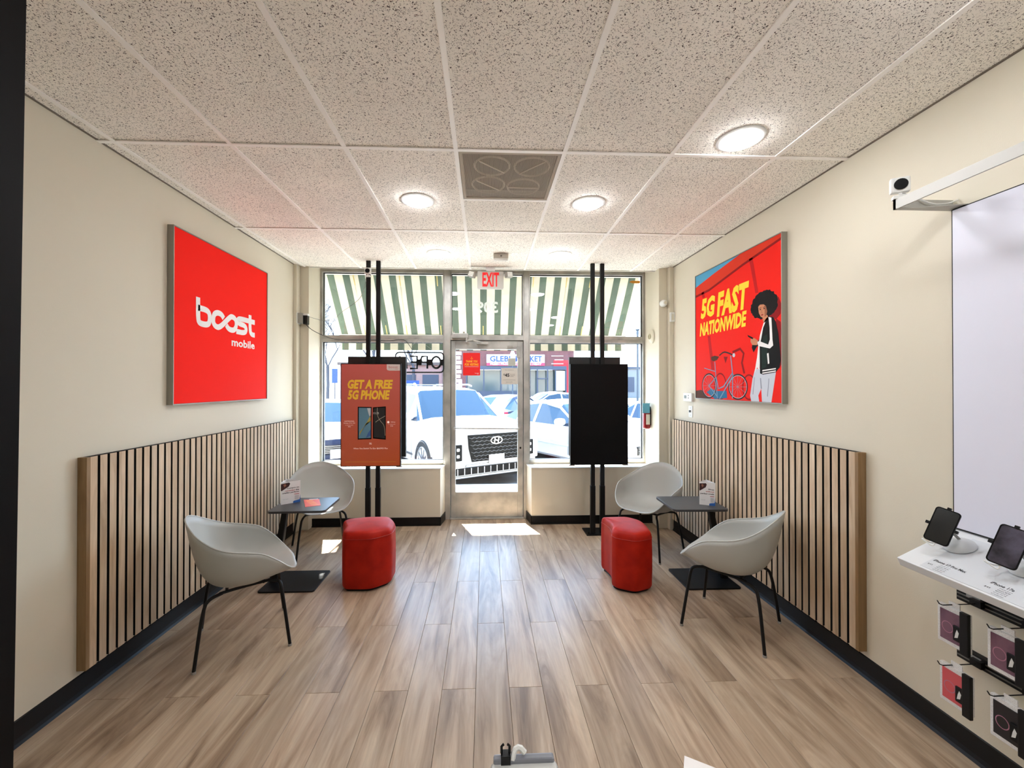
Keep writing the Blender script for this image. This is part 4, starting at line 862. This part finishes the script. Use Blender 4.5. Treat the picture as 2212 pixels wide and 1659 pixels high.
# awning
aw = empty('striped_awning', (0, 5.06, 2.98), label='green and cream striped awning hanging outside over the windows', cat='awning')
def cloth(nm, tr):
    m = bpy.data.materials.new(nm); m.use_nodes = True; n, l, b = nodes(m); out = [q for q in n if q.type == 'OUTPUT_MATERIAL'][0]
    t = n.new('ShaderNodeTexCoord'); s = n.new('ShaderNodeSeparateXYZ'); l.new(t.outputs['Object'], s.inputs[0])
    a = n.new('ShaderNodeMath'); a.operation = 'MULTIPLY_ADD'; a.inputs[1].default_value = 1/.187; a.inputs[2].default_value = 1.932/.187+20; l.new(s.outputs['X'], a.inputs[0])
    f = n.new('ShaderNodeMath'); f.operation = 'FRACT'; l.new(a.outputs[0], f.inputs[0]); r = n.new('ShaderNodeValToRGB'); r.color_ramp.interpolation = 'CONSTANT'; e = r.color_ramp.elements
    e[0].position = 0; e[0].color = S(80, 94, 80); e[1].position = .455; e[1].color = S(198, 190, 168); l.new(f.outputs[0], r.inputs[0])
    z = n.new('ShaderNodeTexNoise'); z.inputs['Scale'].default_value = 7; z.inputs['Detail'].default_value = 6; l.new(t.outputs['Object'], z.inputs['Vector'])
    mr = n.new('ShaderNodeMapRange'); mr.inputs[1].default_value = .3; mr.inputs[2].default_value = .7; mr.inputs[3].default_value = .86; mr.inputs[4].default_value = 1.04; l.new(z.outputs[0], mr.inputs[0])
    vs = n.new('ShaderNodeVectorMath'); vs.operation = 'SCALE'; l.new(r.outputs[0], vs.inputs[0]); l.new(mr.outputs[0], vs.inputs['Scale'])
    l.new(vs.outputs[0], b.inputs['Base Color']); b.inputs['Roughness'].default_value = .9; tl = n.new('ShaderNodeBsdfTranslucent'); l.new(vs.outputs[0], tl.inputs[0])
    mx = n.new('ShaderNodeMixShader'); mx.inputs[0].default_value = tr; l.new(b.outputs[0], mx.inputs[1]); l.new(tl.outputs[0], mx.inputs[2]); l.new(mx.outputs[0], out.inputs[0]); return m
aw_m = cloth('awning_cloth', .036)
sg = MB(); nx = 24
def ap(x, t, s_=0): return (x, .04+.57*t-.012*math.sin(PI*t), -.01-.70*t-.0*s_)
vs = [ap(-1.955+3.9*i/nx, j/6) for j in range(7) for i in range(nx+1)]
sg.add(vs, [(j*(nx+1)+i, j*(nx+1)+i+1, (j+1)*(nx+1)+i+1, (j+1)*(nx+1)+i) for j in range(6) for i in range(nx)], aw_m); sg.build('canvas', aw)
va = MB(); vs = []
for i in range(nx*2+1):
    x = -1.955+3.9*i/(nx*2); vs += [(x, .612+.004*math.sin(i*1.1), -.71), (x, .612+.008*math.sin(i*1.3), -.905)]
va.add(vs, [(2*i, 2*i+1, 2*i+3, 2*i+2) for i in range(nx*2)], aw_m); va.build('valance', aw)
wm = mat('awning_frame', (228, 226, 220), .5)
MB().box(-1.99, 1.98, 0, .07, -.03, .30, wm).build('sun_gap_rail', aw)  # added box, keeps sun from slipping through the gap above the canvas
MB().cyl((-1.955, .60, -.705), (1.945, .60, -.705), .016, wm, 8).build('front_bar', aw)
for xa in (-1.955, 1.945):
    MB().cyl((xa, .03, -.01), (xa, .60, -.705), .013, wm, 8).build('side_bar', aw); MB().cyl((xa, .03, -.86), (xa, .60, -.715), .013, wm, 8).build('brace', aw)
for xs in (-1.62, -1.33, -1.06, -.60, -.03, .60, 1.02, 1.32): MB().add([ap(xs, 0), ap(xs+.012, 0), ap(xs+.012, 1), ap(xs, 1)], [(0, 1, 2, 3)], mat('seam_tan', (208, 184, 110), .8), Matrix.Translation((0, -.004, -.003))).build('seam', aw)

# ---- cars
tint = mat('car_glass', (14, 24, 40), .04, spec=.6)
tyre_m = mat('tyre_rubber', (26, 26, 28), .8); rim_m = mat('wheel_rim', (150, 152, 156), .3, metal=.8)
def make_car(name, loc, head, kind, paint_m, label, grille='mesh', tail=False):
    # local: +x is the car's front, y left, z up from the ground
    root = empty(name, loc, head, label, 'car')
    if kind == 'suv': L, w, top, hood, belt, roof0, cowl, rback, wr, wb = 4.95, .985, 1.74, 1.10, 1.10, 1.95, 1.28, 4.55, .385, (.95, 3.85)
    else: L, w, top, hood, belt, roof0, cowl, rback, wr, wb = 4.75, .915, 1.45, .96, .94, 2.05, 1.35, 3.45, .335, (.95, 3.75)
    st = []     # s, ztop, width factor, in greenhouse?
    if kind == 'suv': st = [(0, hood-.14, .86), (.05, hood-.06, .93), (.25, hood-.02, .98), (.7, hood, 1), (cowl, hood+.04, 1), (cowl+.03, hood+.06, 1), (roof0, top-.05, 1), (roof0+.5, top, 1), (2.75, top, 1), (2.83, top, 1), (3.75, top-.01, 1), (3.83, top-.01, 1), (rback, top-.06, 1), (4.86, belt+.06, .98), (4.95, belt-.1, .93)]
    else: st = [(0, hood-.30, .80), (.06, hood-.20, .90), (.3, hood-.12, .97), (.8, hood-.05, 1), (cowl, hood+.0, 1), (cowl+.03, hood+.02, 1), (roof0, top-.07, 1), (roof0+.45, top, 1), (2.72, top, 1), (2.80, top, 1), (rback, top-.06, 1), (rback+.06, top-.08, 1), (4.12, belt+.08, .98), (4.20, belt+.07, .98), (4.68, belt+.04, .95), (4.75, belt-.12, .90)]
    rings = []; low = .24 if kind == 'suv' else .20
    for s, zt, wf in st:
        ww = w*wf; g = max(0, min(1, (zt-hood-.02)/(top-hood-.1))); zb = min(belt+.0*s, zt-.07)
        r1 = (.66*ww, zt-.015-.01*g); r2 = ((.90-.16*g)*ww, zt-.05-.05*g); r3 = (.975*ww, zb-.02*g)
        half = [(0, zt+.0), r1, r2, r3, (ww, zb-.18), (ww*1.0, .52), (ww*.98, low+.06), (ww*.90, low)]
        rings.append([(L/2-s, a, b) for a, b in half]+[(L/2-s, -a, b) for a, b in half[::-1][:-1]])
    n = len(rings[0]); body = MB(); gl = MB(); vs = [p for r in rings for p in r]
    i_c = next(i for i, q in enumerate(st) if abs(q[0]-cowl-.03) < 1e-6); i_r0 = i_c+1; top_i = [i for i, q in enumerate(st) if q[1] > belt+.25]
    bf, gf = [], []; last = len(st)-1; rear_g = {'suv': (12, 13), 'sedan': (11, 12)}[kind]
    for i in range(last):
        for j in range(n):
            a, b = i*n+j, i*n+(j+1) % n; f = (a, b, b+n, a+n)
            jj = j if j < n//2+1 else n-1-j
            side = jj == 2; topf = jj in (0, 1)
            is_g = False
            if topf and i == i_c: is_g = True
            if topf and (i, i+1) == rear_g: is_g = True
            if side and i_c <= i < rear_g[1] and (st[i+1][0]-st[i][0]) > .1: is_g = True
            (gf if is_g else bf).append(f)
    body.add(vs, bf+[tuple(range(n))[::-1], tuple(last*n+k for k in range(n))], paint_m); body.build('body', root, smooth=True, flip='fix')
    gl.add(vs, gf, tint); gl.build('window_glass', root, smooth=False)
    for s_ in (1, -1):      # pillars
        j = 2 if s_ > 0 else n-2
        P = lambda i, jx: Vector(rings[i][jx]); j2, j3 = (2, 3) if s_ > 0 else (n-2, n-3)
        MB().tube([P(i_c, j2), P(i_r0, j2), P(i_r0+1, j2)], .028, paint_m, 6).build('pillar', root)
        for ii in (i_r0+2,): MB().tube([(P(ii, j2)+P(ii+1, j2))/2, (P(ii, j3)+P(ii+1, j3))/2], .032, paint_m, 6).build('pillar', root)
        if kind == 'suv': MB().tube([(L/2-roof0-.2, s_*.66, top+.02), (L/2-roof0-.4, s_*.68, top+.055), (L/2-4.2, s_*.68, top+.05), (L/2-4.4, s_*.66, top)], .02, mat('roof_rail', (120, 122, 126), .3, metal=.6), 6).build('roof_rail', root)
        mx_ = L/2-cowl-.35; MB().lathe([(.01, -.12), (.07, -.10), (.085, 0), (.07, .10), (.01, .12)], paint_m, 14, Matrix.Translation((mx_, s_*(w+.09), belt+.06)) @ Matrix.Rotation(PI/2, 4, 'X')).build('mirror', root, smooth=True)
        MB().tube([(mx_-.02, s_*(w-.04), belt+.0), (mx_, s_*(w+.04), belt+.04)], .02, paint_m, 6).build('mirror_stem', root)
        for dx in (2.45, 3.35): MB().tube([(L/2-dx, s_*(w+.004), belt-.12), (L/2-dx-.03, s_*(w+.03), belt-.12), (L/2-dx-.16, s_*(w+.03), belt-.12), (L/2-dx-.19, s_*(w+.004), belt-.12)], .012, chrome if kind == 'suv' else paint_m, 6).build('door_handle', root)
        for dx in (1.55, 2.76, 3.6): MB().box(L/2-dx-.004, L/2-dx+.004, s_*w-.003, s_*w+.003, low+.12, belt-.19, mat('door_gap', (110, 112, 118), .6)).build('door_gap', root)
        MB().box(L/2-3.6, L/2-1.5, min(s_*w, s_*(w+.012)), max(s_*w, s_*(w+.012)), .50 if kind == 'sedan' else .42, .54 if kind == 'sedan' else .46, paint_m if kind == 'sedan' else mat('roof_rail', (0, 0, 0))).build('side_moulding', root)
        for wx in wb:
            Mw = Matrix.Translation((L/2-wx, s_*(w-.02), wr)) @ Matrix.Rotation(-s_*PI/2, 4, 'X')
            MB().lathe([(wr*1.16, -.02), (wr*1.16, .012), (wr*1.02, .015), (wr*1.0, -.02)], tyre_m, 28, Mw, caps=False).build('wheel_arch', root)
            wh = MB().lathe([(wr*.62, -.2), (wr, -.19), (wr, .02), (wr*.93, .04), (wr*.70, .035), (wr*.66, .0), (.01, -.03)], tyre_m, 28, Mw).build('wheel', root, smooth=True)
            sp = MB().lathe([(wr*.70, .03), (wr*.66, .042), (wr*.62, .02)], rim_m, 28, Mw, caps=False)
            for k in range(10):
                a = 2*PI*k/10; sp.box(.03, wr*.66, -.018, .018, .0, .028, rim_m, Mw @ Matrix.Rotation(a, 4, 'Z'))
            sp.cyl((0, 0, -.01), (0, 0, .035), .05, rim_m, 12, M=Mw); sp.build('wheel_rim', wh)
    dk = mat('grille_dark', (10, 11, 13), .7, spec=.15); hl = mat('headlamp', (200, 205, 210), .15, spec=.8); fx = L/2
    if not tail:
        if grille == 'mesh':
            MB().loft([[(x_, a, b) for a, b in [(-.48, .47), (.48, .47), (.54, .70), (.56, .93), (-.56, .93), (-.54, .70)]] for x_ in (fx-.10, fx+.012)], dk).build('grille_panel', root)
            g = MB()
            for r in range(7):
                z_ = .515+.062*r; hw = .47+.012*r
                for c_i in range(11):
                    y_ = -hw+2*hw*(c_i+.5*(r % 2))/11; g.tube([(fx+.018, y_, z_), (fx+.026, y_+hw/11, z_-.018), (fx+.018, y_+2*hw/11, z_)], .009, mat('mesh_chrome', (52, 55, 60), .4, metal=.3), 4)
            tag(g.build('grille_mesh', root), kind='stuff')
            g = MB(); g.stroke(ell(0, 0, .115, .060, 24), .016, 0, chrome, frame((fx+.036, 0, .815), (0, 1, 0), (0, 0, 1)), closed=True); g.stroke([(-.045, -.05), (-.03, .05)], .02, 0, chrome, frame((fx+.036, 0, .815), (0, 1, 0), (0, 0, 1))); g.stroke([(.03, -.05), (.045, .05)], .02, 0, chrome, frame((fx+.036, 0, .815), (0, 1, 0), (0, 0, 1))); g.stroke([(-.035, .012), (.035, -.012)], .018, 0, chrome, frame((fx+.036, 0, .815), (0, 1, 0), (0, 0, 1))); g.build('badge', root)
            MB().box(fx-.05, fx+.02, -.80, .80, .265, .38, dk).build('lower_grille', root, bevel=.01)
            g = MB()
            for k in range(12): g.box(fx+.02, fx+.026, -.76+k*.128, -.745+k*.128, .27, .375, rim_m)
            g.build('lower_grille_bars', root); MB().box(fx-.05, fx+.045, -.86, .86, .215, .25, rim_m).build('skid_bar', root, bevel=.01); MB().box(fx-.04, fx+.03, -.60, .60, .385, .43, rim_m).build('bumper_bar', root, bevel=.015)
            for s_ in (1, -1):
                MB().box(fx-.16, fx+.004, min(s_*.60, s_*.93), max(s_*.60, s_*.93), .44, .80, paint_m).build('lamp_surround', root, bevel=.03)
                MB().box(fx-.1, fx+.014, min(s_*.66, s_*.82), max(s_*.66, s_*.82), .50, .78, dk).build('headlamp', root, bevel=.02)
                for z_ in (.585, .695): MB().loft([[(x_, s_*.74+a, z_+b) for a, b in rrect(-.026, .026, -.026, .026, .012, 2)] for x_ in (fx, fx+.018)], hl).build('headlamp_lens', root)
        else:
            MB().box(fx-.08, fx+.012, -.62, .62, .50, .66, dk).build('grille_panel', root, bevel=.02); g = MB()
            for k in range(5): g.box(fx+.012, fx+.02, -.60, .60, .515+.03*k, .523+.03*k, rim_m)
            g.build('grille_bars', root); MB().box(fx-.06, fx+.012, -.55, .55, .24, .36, dk).build('lower_grille', root, bevel=.02)
            for s_ in (1, -1): MB().box(fx-.30, fx-.03, min(s_*.60, s_*.86), max(s_*.60, s_*.86), .56, .70, hl).build('headlamp', root, bevel=.03)
        MB().box(fx+.035, fx+.042, -.155, .155, .41, .57, WH).build('licence_plate', root)
        if kind == 'suv':
            g = MB()
            for y_ in (-.11, .11): g.cyl((fx+.042, y_, .555), (fx+.045, y_, .555), .008, dk, 8)
            g.build('plate_screw', root)
    else:
        for s_ in (1, -1): MB().box(-fx-.012, -fx+.22, min(s_*.56, s_*.90), max(s_*.56, s_*.90), .76, .96, mat('tail_lamp', (214, 30, 52), .2, emit=(214, 30, 52), es=.25)).build('tail_lamp', root, bevel=.03)
        MB().box(-fx-.01, -fx+.02, -.16, .16, .62, .78, WH).build('licence_plate', root)
    return root
pw = mat('car_white', (186, 188, 192), .3, coat=.3); pb = mat('car_navy', (24, 32, 56), .5, spec=.15); psv = mat('car_silver', (206, 210, 216), .25, metal=.3, coat=.4)
h30 = math.atan2(-.87, .5)
def car_at(fx_, fy_, head, L): return (fx_-math.cos(head)*L/2, fy_-math.sin(head)*L/2, G)
make_car('car', car_at(.19, 7.30, h30, 4.95), h30, 'suv', pw, 'white SUV parked outside the entrance door, nose to the kerb, black mesh grille')
h2_ = math.atan2(-.87, .50)
make_car('car', car_at(3.30, 7.70, h2_, 4.75), h2_, 'sedan', pw, 'white sedan parked right of the SUV, seen through the window behind the dark screen', grille='bars')
make_car('car', car_at(-2.75, 7.9, h30, 4.75), h30, 'sedan', pb, 'dark car parked left of the SUV, seen beside the lit screen', grille='bars')
make_car('car', car_at(6.4, 8.3, h30, 4.75), h30, 'sedan', pw, 'white car parked at the far right of the row outside', grille='bars')
make_car('car', (.95, 15.4, G), math.radians(62), 'sedan', pb, 'dark blue sedan driving off behind the SUV, red tail lamps showing', tail=True)
make_car('car', (3.3, 21.5, G), math.radians(200), 'sedan', psv, 'pale car crossing the far side of the lot before the brick market')
make_car('car', (4.3, 15.2, G), math.radians(245), 'sedan', pb, 'dark car behind the white sedan, only its roof and windshield showing')
make_car('car', (-3.6, 19.0, G), math.radians(185), 'suv', psv, 'pale blue SUV in the far row below the open sign')
make_car('car', (-8.8, 15.5, G), math.radians(200), 'sedan', pb, 'dark car in the far row at the left edge of the window')

# ---- market building
bm_ = empty('market_building', (2.8, 38, G), label='single-storey red brick market across the lot with GLEBE MARKET sign', cat='building')
def brick():
    m = bpy.data.materials.new('market_brick'); m.use_nodes = True; n, l, b = nodes(m); t = n.new('ShaderNodeTexCoord'); mp = n.new('ShaderNodeMapping'); mp.inputs['Rotation'].default_value = (PI/2, 0, 0)
    k = n.new('ShaderNodeTexBrick'); k.inputs['Color1'].default_value = S(104, 54, 50); k.inputs['Color2'].default_value = S(84, 42, 42); k.inputs['Mortar'].default_value = S(124, 104, 100); k.inputs['Scale'].default_value = 4; k.inputs['Mortar Size'].default_value = .012
    l.new(t.outputs['Object'], mp.inputs[0]); l.new(mp.outputs[0], k.inputs[0]); l.new(k.outputs[0], b.inputs['Base Color']); b.inputs['Roughness'].default_value = .9; return m
bk = brick(); dkf = mat('shop_frame', (44, 50, 66), .5); rb = mat('painted_red', (170, 30, 34), .8); shopg = mat('shop_glass', (70, 80, 80), .1, spec=.8)
MB().box(-5.45, 5.45, 0, 8, 3.55, 5.10, bk).box(-5.45, -4.55, 0, 8, 0, 3.55, bk).box(3.35, 5.45, 0, 8, 0, .75, rb).box(4.75, 5.45, 0, 8, .75, 3.55, rb).box(-4.55, 1.45, 0, 8, 0, .75, bk).build('brick_wall', bm_)
MB().box(3.55, 5.46, -.02, 0, 3.55, 4.10, rb).build('red_panel', bm_); MB().box(-5.6, 5.6, -.15, 8.1, 5.10, 5.25, mat('coping', (190, 186, 180), .8)).build('coping', bm_)
MB().box(-4.55, 4.75, -.10, .05, 3.20, 3.55, dkf).build('fascia_beam', bm_); MB().box(-4.55, 4.75, .6, .7, .75, 3.2, shopg).build('shop_window', bm_)
for x_ in (-4.5, -2.9, -1.3, .3, 1.35, 2.05, 3.0, 3.75, 4.72): MB().box(x_-.06, x_+.06, -.02, .1, 0 if x_ > 1.3 and x_ < 3.4 else .75, 3.25, dkf).build('window_post', bm_)
MB().box(-4.5, 1.35, -.05, .08, .75, 1.25, dkf).build('stall_riser', bm_); MB().box(2.05, 3.0, -.02, .1, 2.35, 2.45, dkf).build('door_head', bm_)
MB().box(3.8, 4.6, -.03, .0, 1.3, 3.1, WH).build('window_poster', bm_); MB().box(-5.2, -4.9, -.03, .0, 1.45, 2.3, WH).build('menu_board', bm_)
for k in range(11): MB().box(-5.47, -5.05 if k % 2 else -4.95, -.05, .0, .35+k*.42, .66+k*.42, mat('quoin', (226, 224, 222), .8)).build('quoin_stone', bm_)
sgn_ = empty('market_sign', (.15, 37.88, 3.40), label='white GLEBE MARKET sign with blue letters on the brick market', cat='sign')
MB().box(0, 5.35, -.08, 0, 0, 1.02, WH).build('sign_board', sgn_); MB().box(0, 5.35, -.09, -.08, 0, .27, mat('sign_pink', (190, 34, 66), .6)).build('sign_stripe', sgn_)
g = MB(); P = frame((0, -.10, 0), (1, 0, 0), (0, 0, 1)); bl = mat('sign_blue', (16, 56, 140), .6); g.text('GLEBE', (.30, .36, 2.40, .90), 0, bl, P, bold=.035); g.text('MARKET', (2.65, .36, 5.10, .90), 0, bl, P, bold=.035); g.text('FRESH PRODUCE', (.34, .06, 2.75, .22), 0, WH, P, bold=.02); g.text('FRESH MEAT', (3.2, .06, 5.05, .22), 0, WH, P, bold=.02); g.build('lettering', sgn_)
for k, wd in enumerate((1.1, .8, 1.1)): MB().box(0, wd, -.05, 0, 0, .05, WH).build('wall_strip', bm_).location = (3.35+(.3 if wd < 1 else 0), 0, 3.75+.36*k)
# second building far left
b2 = empty('shop_building', (-8.2, 44, G), label='low pale shop building far left behind the open sign', cat='building')
MB().box(-7, 3.6, 0, 6, 0, 3.9, mat('pale_stucco', (150, 116, 108), .9)).build('wall', b2); MB().box(-7.2, 3.8, -.3, 6, 3.9, 4.2, mat('far_roof', (96, 80, 72), .9)).build('roof', b2)
for x_ in (-6, -3.4, -.8, 1.6): MB().box(x_, x_+1.7, -.05, 0, .9, 2.9, dkf).build('window', b2)
bb = empty('blue_sign', (-6.6, 37, 1.30), label='blue banner board standing in the lot below the open sign', cat='sign')
MB().box(-.75, .75, -.05, .05, 0, .72, mat('banner_blue', (20, 52, 120), .6)).build('board', bb); MB().cyl((-.6, 0, G-1.3), (-.6, 0, 0), .04, dkf, 8).cyl((.6, 0, G-1.3), (.6, 0, 0), .04, dkf, 8).build('post', bb); MB().cyl((.35, -.06, .36), (.35, -.05, .36), .16, WH, 14).build('emblem', bb)
# third: dull building far right
b3 = empty('flat_building', (22, 60, G), label='grey flat-roofed building far right behind the dark screen', cat='building')
MB().box(-6, 10, 0, 8, 0, 4.2, mat('grey_stucco', (120, 118, 116), .9)).build('wall', b3); MB().box(-6.2, 10.2, -.2, 8, 4.2, 4.5, dkf).build('roof', b3)
for x_ in (-5, -2, 1): MB().box(x_, x_+2, -.05, 0, .8, 3, dkf).build('window', b3)
# lamp posts and street signs
def lamp_post(x, y, h, label):
    root = empty('lamp_post', (x, y, G), label=label, cat='lamp post', group='acorn street lamps')
    pm_ = mat('lamp_iron', (52, 62, 72), .5)
    MB().lathe([(.16, 0), (.16, .25), (.08, .5), (.055, .8), (.045, h-.9), (.07, h-.8), (.05, h-.7), (.12, h-.62)], pm_, 12).build('post', root, smooth=True)
    MB().lathe([(.12, h-.62), (.20, h-.45), (.19, h-.2), (.10, h-.05)], mat('lamp_globe', (240, 244, 248), .3), 16).build('globe', root, smooth=True); MB().lathe([(.12, h-.05), (.05, h+.08), (.01, h+.2)], mat('lamp_globe', (0, 0, 0)), 10).build('finial', root, smooth=True)
lamp_post(7.50, 20, 5.15, 'acorn street lamp seen in the window right of the dark screen')
lamp_post(2.35, 35, 4.7, 'acorn street lamp standing before the market sign')
sgp = empty('street_sign', (-8.4, 23.5, G), label='blue parking sign on a post seen left of the lit screen', cat='sign')
MB().cyl((0, 0, 0), (0, 0, 2.7), .03, dkf, 8).build('post', sgp); MB().box(-.16, .16, -.04, -.03, 1.9, 2.7, mat('sign_blue2', (24, 56, 130), .5)).build('sign_plate', sgp)
# bare trees
bark = mat('bark', (70, 66, 70), .9)
def tree(x, y, h, seed, label):
    rnd = random.Random(seed); root = empty('bare_tree', (x, y, G), label=label, cat='tree', group='bare winter trees beyond the lot')
    tr, br = MB(), MB(); tr.tube([(0, 0, 0), (.05, 0, h*.2), (0, .05, h*.38)], .03*h*.55, bark, 6)
    def grow(p, d, l, r, lv):
        q = p+d*l*.5+Vector((rnd.uniform(-1, 1), rnd.uniform(-1, 1), rnd.uniform(0, .6)))*l*.06; e = q+(d+Vector((rnd.uniform(-.2, .2), rnd.uniform(-.2, .2), .1))).normalized()*l*.5
        br.tube([p, q, e], r, bark, 3 if lv > 1 else 5)
        if lv < 5:
            for _ in range(3 if lv < 4 else 2):
                nd = (d+Vector((rnd.uniform(-.8, .8), rnd.uniform(-.8, .8), rnd.uniform(-.15, .55)))).normalized(); grow(e if rnd.random() > .35 else q, nd, l*rnd.uniform(.62, .82), max(r*.62, .010), lv+1)
    for _ in range(4): grow(Vector((0, .05, h*.37)), Vector((rnd.uniform(-.7, .7), rnd.uniform(-.7, .7), 1)).normalized(), h*.22, .045*h*.16, 0)
    tr.build('trunk', root); br.build('branches', root)
for i, (x, y, h, lb) in enumerate(((-12.0, 28, 8.5, 'bare tree at the left edge of the window'), (-9.6, 36, 9.5, 'bare tree between the window edge and the screen poles'), (-7.4, 43, 10, 'bare tree behind the lit screen top'),
                                   (-3.4, 66, 11, 'bare tree behind the open sign'), (-3.4, 52, 8.5, 'bare tree left of the door frame, far off'), (-1.6, 58, 8.0, 'bare tree rising over the market roof left'), (6.0, 60, 8, 'bare tree rising over the market roof right'), (-13.5, 36, 9, 'bare tree farthest left beyond the dark car'))):
    tree(x, y, h, 11+i, lb)
